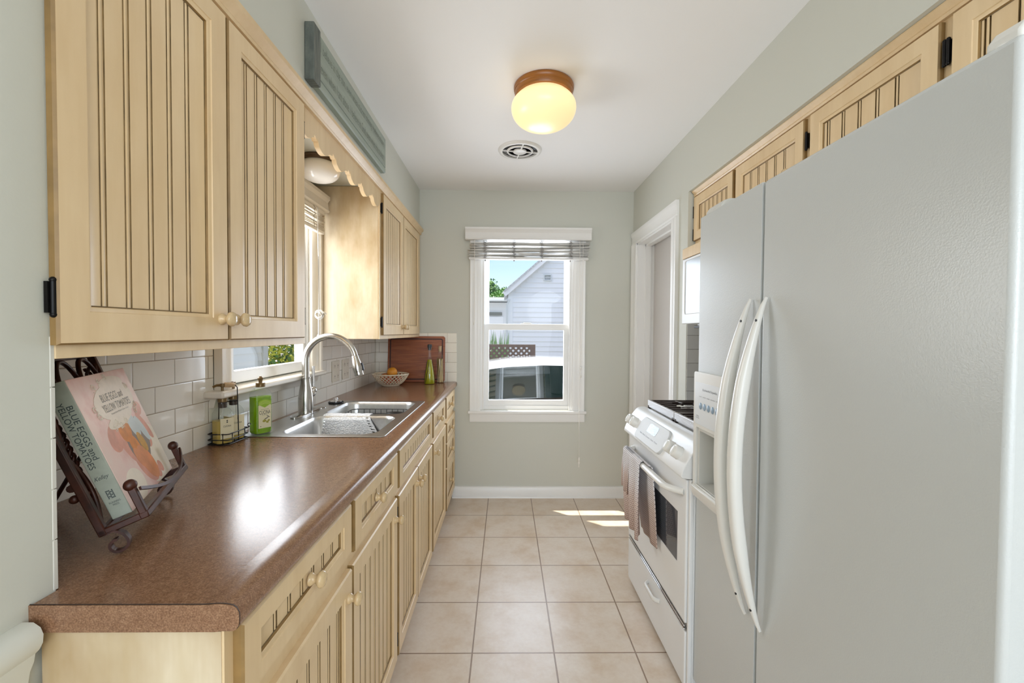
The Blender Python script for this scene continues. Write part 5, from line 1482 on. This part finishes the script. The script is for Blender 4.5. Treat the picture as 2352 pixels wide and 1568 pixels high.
m = MB().lathe([(0.001, CT + 0.004), (0.036, CT + 0.004), (0.0385, CT + 0.008), (0.0338, CT + 0.06), (0.0238, CT + 0.13), (0.0145, CT + 0.185), (0.001, CT + 0.186)], 28, (ox, oy, 0)); m.build('oil', OLIVEL, t, smooth=50)
m = MB(); herbs(m, (ox, oy), 0.0375, 0.0155, CT + 0.012, CT + 0.17, 9, rr, 0.0022, 1.0, lambda z: itp([(CT, 0.0392), (CT + 0.06, 0.0348), (CT + 0.13, 0.0248), (CT + 0.2, 0.0140)], z)); m.build('herb_sprig', plain('dark_olive_herb', (70, 64, 16), 0.6), t)
m = MB().lathe([(0.001, CT + 0.255), (0.0118, CT + 0.258), (0.0125, CT + 0.275), (0.0165, CT + 0.276), (0.0165, CT + 0.296), (0.014, CT + 0.300), (0.001, CT + 0.300)], 18, (ox, oy, 0)); m.build('stopper', plain('dark_grey_stopper', (56, 62, 66), 0.4), t)
ox, oy = -0.507, 3.372
t = thing('oil_bottle', 'straight clear glass bottle packed with pale dried stalks, beside the green oil bottle', 'bottle', (ox, oy, CT))
m = MB().lathe([(0.001, CT + 0.0006), (0.029, CT + 0.0006), (0.031, CT + 0.004), (0.031, CT + 0.175), (0.028, CT + 0.195), (0.016, CT + 0.220), (0.0125, CT + 0.232), (0.0125, CT + 0.258), (0.0145, CT + 0.26), (0.0145, CT + 0.268), (0.009, CT + 0.268)], 28, (ox, oy, 0)); m.build('glass', GLASSM, t, smooth=50)
m = MB(); herbs(m, (ox, oy), 0.0275, 0.026, CT + 0.006, CT + 0.185, 26, rr, 0.0022); m.build('dried_stalk', plain('pale_tan_dried_stalk', (222, 200, 156), 0.7), t)
m = MB(); herbs(m, (ox, oy), 0.026, 0.024, CT + 0.05, CT + 0.19, 10, rr, 0.002); m.build('olive_stalk', plain('olive_dried_stalk', (130, 112, 52), 0.7), t)
m = MB().lathe([(0.001, CT + 0.240), (0.0115, CT + 0.242), (0.0125, CT + 0.275), (0.013, CT + 0.285), (0.001, CT + 0.286)], 16, (ox, oy, 0)); m.build('cork', plain('tan_cork', (196, 168, 134), 0.8, var=0.2, vscale=60), t)

# green dish soap bottle standing on the sink rim
sx0, sy0 = -0.941, 1.686; ang = math.radians(-30); SZ = CT + 0.0037
QZ = 0.90
t = thing('dish_soap_bottle', 'bottle of bright green dish soap with brown cap beside the sink', 'bottle', (sx0, sy0, SZ))
ux = Vector((math.cos(ang + PI / 2), math.sin(ang + PI / 2), 0)); uy = Vector((math.cos(ang), math.sin(ang), 0))    # ux along label, uy = label normal
prof = [(0.001, 0.0004), (0.90, 0.0004), (0.985, 0.006), (1.0, 0.014), (1.0, 0.158), (0.985, 0.166), (0.86, 0.180), (0.62, 0.192), (0.44, 0.197), (0.40, 0.205)]
def sq(m, prof, w, d, zb, n=36, sup=4.5):
    return m.lathe([(r, h * QZ) for r, h in prof], n, (sx0, sy0, zb), sup=sup, sx=d, sy=w, rot=ang)
WS, DS = 0.0345, 0.0265
m = sq(MB(), prof, WS, DS, SZ); m.build('bottle_shell', GLASSM, t, smooth=50)
m = sq(MB(), [(0.001, 0.003), (0.86, 0.003), (0.95, 0.008), (0.965, 0.014), (0.965, 0.157), (0.001, 0.158)], WS, DS, SZ); m.build('green_soap', GREENL, t, smooth=50)
m = MB().lathe([(0.0155, SZ + 0.198 * QZ), (0.0165, SZ + 0.199 * QZ), (0.0165, SZ + 0.214 * QZ), (0.015, SZ + 0.216 * QZ), (0.007, SZ + 0.217 * QZ), (0.006, SZ + 0.222 * QZ), (0.0095, SZ + 0.232 * QZ), (0.0098, SZ + 0.236 * QZ), (0.005, SZ + 0.240 * QZ), (0.004, SZ + 0.244 * QZ), (0.0005, SZ + 0.2445 * QZ)], 22, (sx0, sy0, 0)); m.build('cap', BRONZE, t, smooth=40)
SB = Vector((sx0, sy0, SZ))
def LP(u, z, o=0.0):     # point on the label face
    return SB + ux * u * 0.94 + uy * (DS + 0.0006 + o) + Vector((0, 0, z * QZ))
def lab(poly, nm, mat, o, par=t):
    m = MB(); k = len(poly)
    m.add([LP(p[0], p[1], -0.0008) for p in poly] + [LP(p[0], p[1], o) for p in poly], [(i, (i + 1) % k, k + (i + 1) % k, k + i) for i in range(k)] + [tuple(range(k, 2 * k))])
    return m.build(nm, mat, par, smooth=None)
crest = [(-0.026, 0.112)] + [(-0.026 + 0.052 * i / 10, 0.130 + 0.008 * math.sin(PI * i / 10) if True else 0) for i in range(11)] + [(0.026, 0.112)]
lb = lab([(-0.026, 0.026), (0.026, 0.026), (0.026, 0.122)] + [(0.026 - 0.052 * i / 12, 0.122 + 0.009 * math.sin(PI * i / 12)) for i in range(1, 12)] + [(-0.026, 0.122)], 'label', LABELC, 0.0002)
lab([(-0.026, 0.126), (0.0, 0.112), (0.026, 0.126), (0.026, 0.138)] + [(0.026 - 0.052 * i / 12, 0.138 + 0.009 * math.sin(PI * i / 12)) for i in range(1, 12)] + [(-0.026, 0.138)], 'crest', LABELG, 0.0004, lb)
for q in (0.0, 0.005, 0.010):
    m = MB().tube([LP(-0.024 + 0.048 * i / 12, 0.120 + q + 0.010 * math.sin(PI * i / 12) if True else 0, 0.0006) for i in range(13)], 0.0006, 4); m.build('crest_line', LABELG2, lb)
text('lettering', 'CUCINA', INKB, lb, LP(0, 0.0925, 0.0004), ux, (0, 0, 1), width=0.043, height=0.014, ext=0.0002)
text('lettering', 'REGENERATING DISH', INKB, lb, LP(0, 0.1050, 0.0004), ux, (0, 0, 1), width=0.030, height=0.002, ext=0.0002)
text('lettering', 'DETERGENT', INKB, lb, LP(0, 0.0815, 0.0004), ux, (0, 0, 1), width=0.022, height=0.0024, ext=0.0002)
for (u, z, a, w, h, mt) in ((-0.002, 0.056, 0.2, 0.008, 0.0055, OLIVEI), (0.010, 0.050, -0.3, 0.006, 0.0045, OLIVEI), (0.016, 0.056, 0.2, 0.005, 0.004, OLIVEI), (0.006, 0.066, 0.4, 0.010, 0.0016, INKB), (0.014, 0.073, -0.5, 0.008, 0.0014, INKB), (-0.017, 0.034, 0, 0.0016, 0.0018, INKB)):
    lab([(u + w * math.cos(b) * math.cos(a) - h * math.sin(b) * math.sin(a), z + w * math.cos(b) * math.sin(a) + h * math.sin(b) * math.cos(a)) for b in [2 * PI * i / 14 for i in range(14)]], 'olive_drawing', mt, 0.0004, lb)

# soap caddy with two pump bottles
cx0, cx1, cy0, cy1 = -1.024, -0.952, 1.506, 1.626
t = thing('soap_caddy', 'black wire caddy with wooden grip holding two pump soap bottles', 'caddy', ((cx0 + cx1) / 2, (cy0 + cy1) / 2, CT))
wr = 0.0019
m = MB()
for z in (CT + 0.0045, CT + 0.020, CT + 0.040):
    m.tube([(p[0], p[1], z) for p in rrect(cx0, cx1, cy0, cy1, 0.008, 3)], wr, 6, closed=True)
for f in (0.25, 0.75):
    xx = cx0 + (cx1 - cx0) * f; m.tube([(xx, cy0, CT + 0.042), (xx, cy0, CT + 0.003), (xx, cy1, CT + 0.003), (xx, cy1, CT + 0.042)], wr, 6)
for f in (0.2, 0.5, 0.8):
    yy = cy0 + (cy1 - cy0) * f; m.tube([(cx0, yy, CT + 0.042), (cx0, yy, CT + 0.003), (cx1, yy, CT + 0.003), (cx1, yy, CT + 0.042)], wr, 6)
m.build('wire_basket', BLACKWIRE, t, smooth=50)
ym = 1.566
m = MB()
m.tube([(cx1, ym, CT + 0.004), (cx1 - 0.004, ym, CT + 0.195), (cx1 - 0.010, ym, CT + 0.203), (cx0 + 0.012, ym, CT + 0.203), (cx0 + 0.004, ym, CT + 0.195), (cx0, ym, CT + 0.004)], wr, 6, up=(0, 1, 0))
m.tube([(cx1 - 0.003, ym, CT + 0.148), (cx0 + 0.006, ym + 0.002, CT + 0.140)], wr * 0.9, 6)
m.tube(arc((cx1 + 0.006, CT + 0.050), 0.006, 0, 5.2, 10, 'xz', cy1 - 0.005), wr * 0.8, 5, up=(0, 1, 0)); m.tube([(cx1 + 0.002, cy1 - 0.005, CT + 0.040), (cx1 + 0.006, cy1 - 0.005, CT + 0.046)], wr * 0.8, 5)
m.build('carry_handle', BLACKWIRE, t, smooth=50)
m = MB().tube([(cx1 - 0.012, ym, CT + 0.203), (cx1 - 0.020, ym, CT + 0.2035), (cx0 + 0.022, ym, CT + 0.2035), (cx0 + 0.014, ym, CT + 0.203)], [0.0075, 0.0088, 0.0088, 0.0075], 14, up=(0, 1, 0)); m.build('wooden_grip', plain('pale_wood_grip', (214, 184, 146), 0.45, var=0.12, vscale=40), t, smooth=40)
def pump_bottle(yc, label, full):
    xc = (cx0 + cx1) / 2 - 0.001; z = CT + 0.0052; a = math.radians(-30)
    t = thing('soap_bottle', label, 'bottle', (xc, yc, z))
    w = 0.0275; PZ = 1.13
    m = MB().lathe([(0.001, z), (0.94 * w, z), (w, z + 0.004 * PZ), (w, z + 0.084 * PZ), (0.95 * w, z + 0.093 * PZ), (0.70 * w, z + 0.104 * PZ), (0.47 * w, z + 0.110 * PZ), (0.44 * w, z + 0.128 * PZ)], 32, (xc, yc, 0), sup=5, rot=a); m.build('glass', GLASSM, t, smooth=45)
    m = MB().lathe([(0.001, z + 0.002 * PZ), (0.95 * w, z + 0.002 * PZ), (0.955 * w, z + 0.005 * PZ), (0.955 * w, z + full * PZ), (0.001, z + full * PZ + 0.001)], 32, (xc, yc, 0), sup=5, rot=a); m.build('liquid_soap', GOLDL, t, smooth=45)
    m = MB().lathe([(0.0126, z + 0.1085 * PZ), (0.0132, z + 0.109 * PZ), (0.0132, z + 0.123 * PZ), (0.0126, z + 0.1235 * PZ)], 20, (xc, yc, 0)); m.build('neck_band', DBRONZE, t)
    m = MB().lathe([(0.0135, z + 0.126 * PZ), (0.0150, z + 0.127 * PZ), (0.0150, z + 0.141 * PZ), (0.013, z + 0.144 * PZ), (0.006, z + 0.146 * PZ), (0.0045, z + 0.150 * PZ), (0.0045, z + 0.172 * PZ), (0.0075, z + 0.174 * PZ), (0.0075, z + 0.183 * PZ), (0.0005, z + 0.184 * PZ)], 20, (xc, yc, 0))
    m.tube([(xc, yc, z + 0.178 * PZ), (xc - 0.012, yc - 0.014, z + 0.1785 * PZ), (xc - 0.019, yc - 0.022, z + 0.174 * PZ)], [0.005, 0.0042, 0.0036], 8); m.build('pump', BRONZE, t, smooth=45)
    n_ = Vector((math.cos(a), math.sin(a), 0)); s_ = Vector((-math.sin(a), math.cos(a), 0)); c = Vector((xc, yc, z))
    m = MB()
    P4 = [c + n_ * (w + 0.0006) + s_ * (q * w * 0.80) + Vector((0, 0, h * PZ)) for q, h in ((-1, 0.016), (1, 0.016), (1, 0.078), (-1, 0.078))]
    m.add(P4 + [p - n_ * 0.0004 for p in P4], [(0, 1, 2, 3), (0, 1, 5, 4), (1, 2, 6, 5), (2, 3, 7, 6), (3, 0, 4, 7)]); l_ = m.build('label', LABELC, t, smooth=None)
    text('lettering', 'CUCINA', INKB, l_, c + n_ * (w + 0.0008) + Vector((0, 0, 0.054 * PZ)), s_, (0, 0, 1), width=0.026, height=0.006, ext=0.0002)
    for zz in (0.066, 0.071): 
        q = c + n_ * (w + 0.001) + Vector((0, 0, zz * PZ)); MB().ball(q, 0.0022, 8, 6).build('olive_drawing', INKB, l_)
pump_bottle(1.536, 'square pump bottle of golden soap in the caddy, the one closer to the camera', 0.070)
pump_bottle(1.597, 'square pump soap bottle in the caddy, the one nearer the green dish soap', 0.074)

# knitted dishcloth over the sink divider
KN = N('white_knitted_cotton')
v = KN.coords((1, 1, 1), 'UV')
vo = KN.n('ShaderNodeTexVoronoi', feature='SMOOTH_F1'); KN.l(v, vo.inputs['Vector']); vo.inputs['Scale'].default_value = 1.0
for nd in KN.t.nodes:
    if nd.type == 'MAPPING': nd.inputs['Scale'].default_value = (150, 210, 1)
vo.inputs['Smoothness'].default_value = 0.4; vo.inputs['Randomness'].default_value = 0.55
KN.base(KN.ramp(vo.outputs['Distance'], [(0.25, rgb((250, 250, 250))), (0.62, rgb((216, 216, 218)))])); inv = KN.n('ShaderNodeInvert'); KN.l(vo.outputs['Distance'], inv.inputs['Color']); KN.bump(inv.outputs[0], 0.9, 0.004); KNIT = KN.set(0.9)
nu, nv = 42, 40
def cloth(u, v_):
    L0 = 0.035; L1 = 0.150; s_ = -L0 + (L0 + L1) * v_          # distance from the divider top towards the near bowl
    xa, xb = -0.848, -0.632
    x = xa + (xb - xa) * u
    if s_ < 0: y, z = 2.056 - s_ * 1.0 if -s_ < 0.02 else 2.086, 0.9325 - (0 if -s_ < 0.02 else (-s_ - 0.02))
    elif s_ < 0.014: y, z = 2.056 - s_, 0.9325
    else:
        q = s_ - 0.014; y = 2.042 - 0.022 * min(1, q / 0.02) - 0.20 * q; z = 0.9325 - 0.93 * q * min(1.0, 0.3 + q / 0.02)
        x += (u - 0.35) * 0.10 * q / 0.136 + 0.012 * q / 0.136
        y += 0.006 * math.sin(u * 9.5 + 0.5) * q / 0.136
        z += 0.012 * (u - 0.5) * q / 0.136
    return (x, y - 0.001, z + 0.0006 * math.sin(u * 30))
hol = lambda i, j: ((i in (2, 3) or i in (nu - 4, nu - 3)) and j % 3 == 1 and j > 8) or (j in (nv - 4, nv - 3) and i % 3 == 1 and 2 < i < nu - 3)
m = MB().grid(cloth, nu, nv, skip=hol)
o = m.build('dishcloth', KNIT, at=(-0.74, 2.05, 0.85), smooth=180, weld=False)
me = o.data; uv = me.uv_layers.new(name='UVMap')
for lp in me.loops:
    i = lp.vertex_index % (nu + 1); j = lp.vertex_index // (nu + 1); uv.data[lp.index].uv = (i / nu * 0.22, j / nv * 0.185)
so = o.modifiers.new('thick', 'SOLIDIFY'); so.thickness = 0.003
tag(o, 'white knitted dishcloth draped over the divider between the sink bowls', 'dishcloth')

# sink stopper
t = thing('sink_stopper', 'black rimmed sink stopper with chrome knob lying on the sink ledge', 'stopper', (-0.926, 2.400, CT + 0.004))
z = CT + 0.0038; c = (-0.926, 2.392, 0)
m = MB().lathe([(0.001, z), (0.036, z), (0.040, z + 0.003), (0.040, z + 0.007), (0.036, z + 0.009), (0.001, z + 0.009)], 30, c); m.build('rubber_disc', BLACKPL, t, smooth=40)
m = MB().lathe([(0.030, z + 0.009), (0.030, z + 0.0115), (0.024, z + 0.014), (0.008, z + 0.015), (0.006, z + 0.022), (0.010, z + 0.026), (0.008, z + 0.030), (0.0005, z + 0.031)], 24, c); m.tube([(c[0] - 0.016, c[1], z + 0.020), (c[0] + 0.016, c[1], z + 0.024)], 0.0025, 8); m.build('chrome_knob', CHROME, t, smooth=50)

# black wire rack in the far bowl
t = thing('sink_rack', 'black coated wire rack standing inside the far sink bowl', 'rack', (-0.68, 2.26, 0.755))
m = MB(); a0, a1, b0, b1 = -0.835, -0.530, 2.122, 2.398
for z, e in ((0.895, 0.0), (0.872, 0.002), (0.790, 0.008)):
    m.tube([(p[0], p[1], z) for p in rrect(a0 + e, a1 - e, b0 + e, b1 - e, 0.03, 5)], 0.0022, 6, closed=True)
for k in range(9):
    xx = a0 + 0.03 + (a1 - a0 - 0.06) * k / 8
    m.tube([(xx, b0, 0.895), (xx, b0 + 0.008, 0.790), (xx, b1 - 0.008, 0.790), (xx, b1, 0.895)], 0.0018, 6)
for k in range(6):
    yy = b0 + 0.03 + (b1 - b0 - 0.06) * k / 5
    m.tube([(a0, yy, 0.895), (a0 + 0.008, yy, 0.792), (a1 - 0.008, yy, 0.792), (a1, yy, 0.895)], 0.0018, 6)
for px in (a0 + 0.04, a1 - 0.04):
    for py in (b0 + 0.04, b1 - 0.04): m.tube([(px, py, 0.792), (px, py, 0.758)], 0.0025, 6)
m.build('wire_frame', BLACKWIRE, t, smooth=50)
m = MB().lathe([(0.001, 0.872), (0.9, 0.873), (1.0, 0.884), (1.0, 0.893), (0.85, 0.897), (0.001, 0.892)], 26, (-0.583, 2.300, 0), sx=0.046, sy=0.022, rot=0.15); m.build('oval_scrubber', BLACKPL, t, smooth=50)  # black oval scrubber resting in the rack

# ================================================================ light
W = bpy.data.worlds.new('summer_sky'); SC.world = W; W.use_nodes = True
nt = W.node_tree; bg = nt.nodes['Background']
sky = nt.nodes.new('ShaderNodeTexSky'); sky.sky_type = 'NISHITA'; sky.sun_disc = False
sky.sun_elevation = math.radians(52); sky.sun_rotation = math.radians(230); sky.air_density = 1.0; sky.dust_density = 1.4; sky.ozone_density = 1.2
nt.links.new(sky.outputs[0], bg.inputs['Color']); bg.inputs['Strength'].default_value = SKY_S
sun = bpy.data.lights.new('sun', 'SUN'); sun.energy = SUN_E; sun.angle = math.radians(0.6); sun.color = (1.0, 0.95, 0.86)
so = bpy.data.objects.new('sun', sun); COL.objects.link(so); so.location = (-5, 8, 10)
so.rotation_euler = Vector(SUN_DIR).to_track_quat('-Z', 'Y').to_euler()
def area(nm, loc, to, sx, sy, e, col=(1, 1, 1)):
    l = bpy.data.lights.new(nm, 'AREA'); l.shape = 'RECTANGLE'; l.size = sx; l.size_y = sy; l.energy = e; l.color = col
    o = bpy.data.objects.new(nm, l); COL.objects.link(o); o.location = loc
    o.rotation_euler = (Vector(to) - Vector(loc)).to_track_quat('-Z', 'Y').to_euler(); return o
area('rear_fill_area', (-0.2, -4.65, 1.25), (-0.2, 0, 1.35), 4.3, 2.1, REAR_E, (0.84, 0.95, 1.08))  # added fill from the unseen room behind the camera
area('daylight_sink_window', (XL - 0.11, 1.966, 1.545), (0, 1.966, 1.40), 0.64, 0.80, LWIN_E, (0.94, 0.97, 1.0))
area('daylight_back_window', (0.165, D + 0.22, 1.42), (0.165, 0, 1.1), 0.70, 1.25, BWIN_E, (0.84, 0.94, 1.08))
bl = bpy.data.lights.new('rear_fill_point', 'POINT'); bl.energy = FILL_E; bl.color = (0.86, 0.95, 1.04); bl.shadow_soft_size = 0.35  # fill point added behind the camera to lift ceiling and cabinets
o = bpy.data.objects.new('rear_fill_point', bl); COL.objects.link(o); o.location = (0.75, -1.1, 1.75)

# ================================================================ camera
f, yaw, tilt, roll = 1003.23, 0.01411, 0.02262, 0.00655
fw = Vector((math.sin(yaw) * math.cos(tilt), math.cos(yaw) * math.cos(tilt), -math.sin(tilt)))
rt = Vector((math.cos(yaw), -math.sin(yaw), 0)); up = rt.cross(fw)
r2 = rt * math.cos(roll) + up * math.sin(roll); u2 = -rt * math.sin(roll) + up * math.cos(roll)
cam = bpy.data.cameras.new('camera'); cam.sensor_fit = 'HORIZONTAL'; cam.sensor_width = 36.0; cam.lens = f / 2352 * 36.0; cam.clip_start = 0.02; cam.clip_end = 300
co = bpy.data.objects.new('camera', cam); COL.objects.link(co)
co.matrix_world = Matrix(((r2.x, u2.x, -fw.x, 0.0), (r2.y, u2.y, -fw.y, 0.0), (r2.z, u2.z, -fw.z, 1.325), (0, 0, 0, 1)))
SC.camera = co
vs = SC.view_settings
vs.view_transform = 'Standard'; vs.look = 'None'; vs.gamma = 1.0; vs.use_curve_mapping = False; vs.exposure = EXPO
SC.cycles.max_bounces = 10; SC.cycles.diffuse_bounces = 5; SC.cycles.glossy_bounces = 5; SC.cycles.transmission_bounces = 8; SC.cycles.transparent_max_bounces = 12
SC.cycles.caustics_reflective = False; SC.cycles.caustics_refractive = False
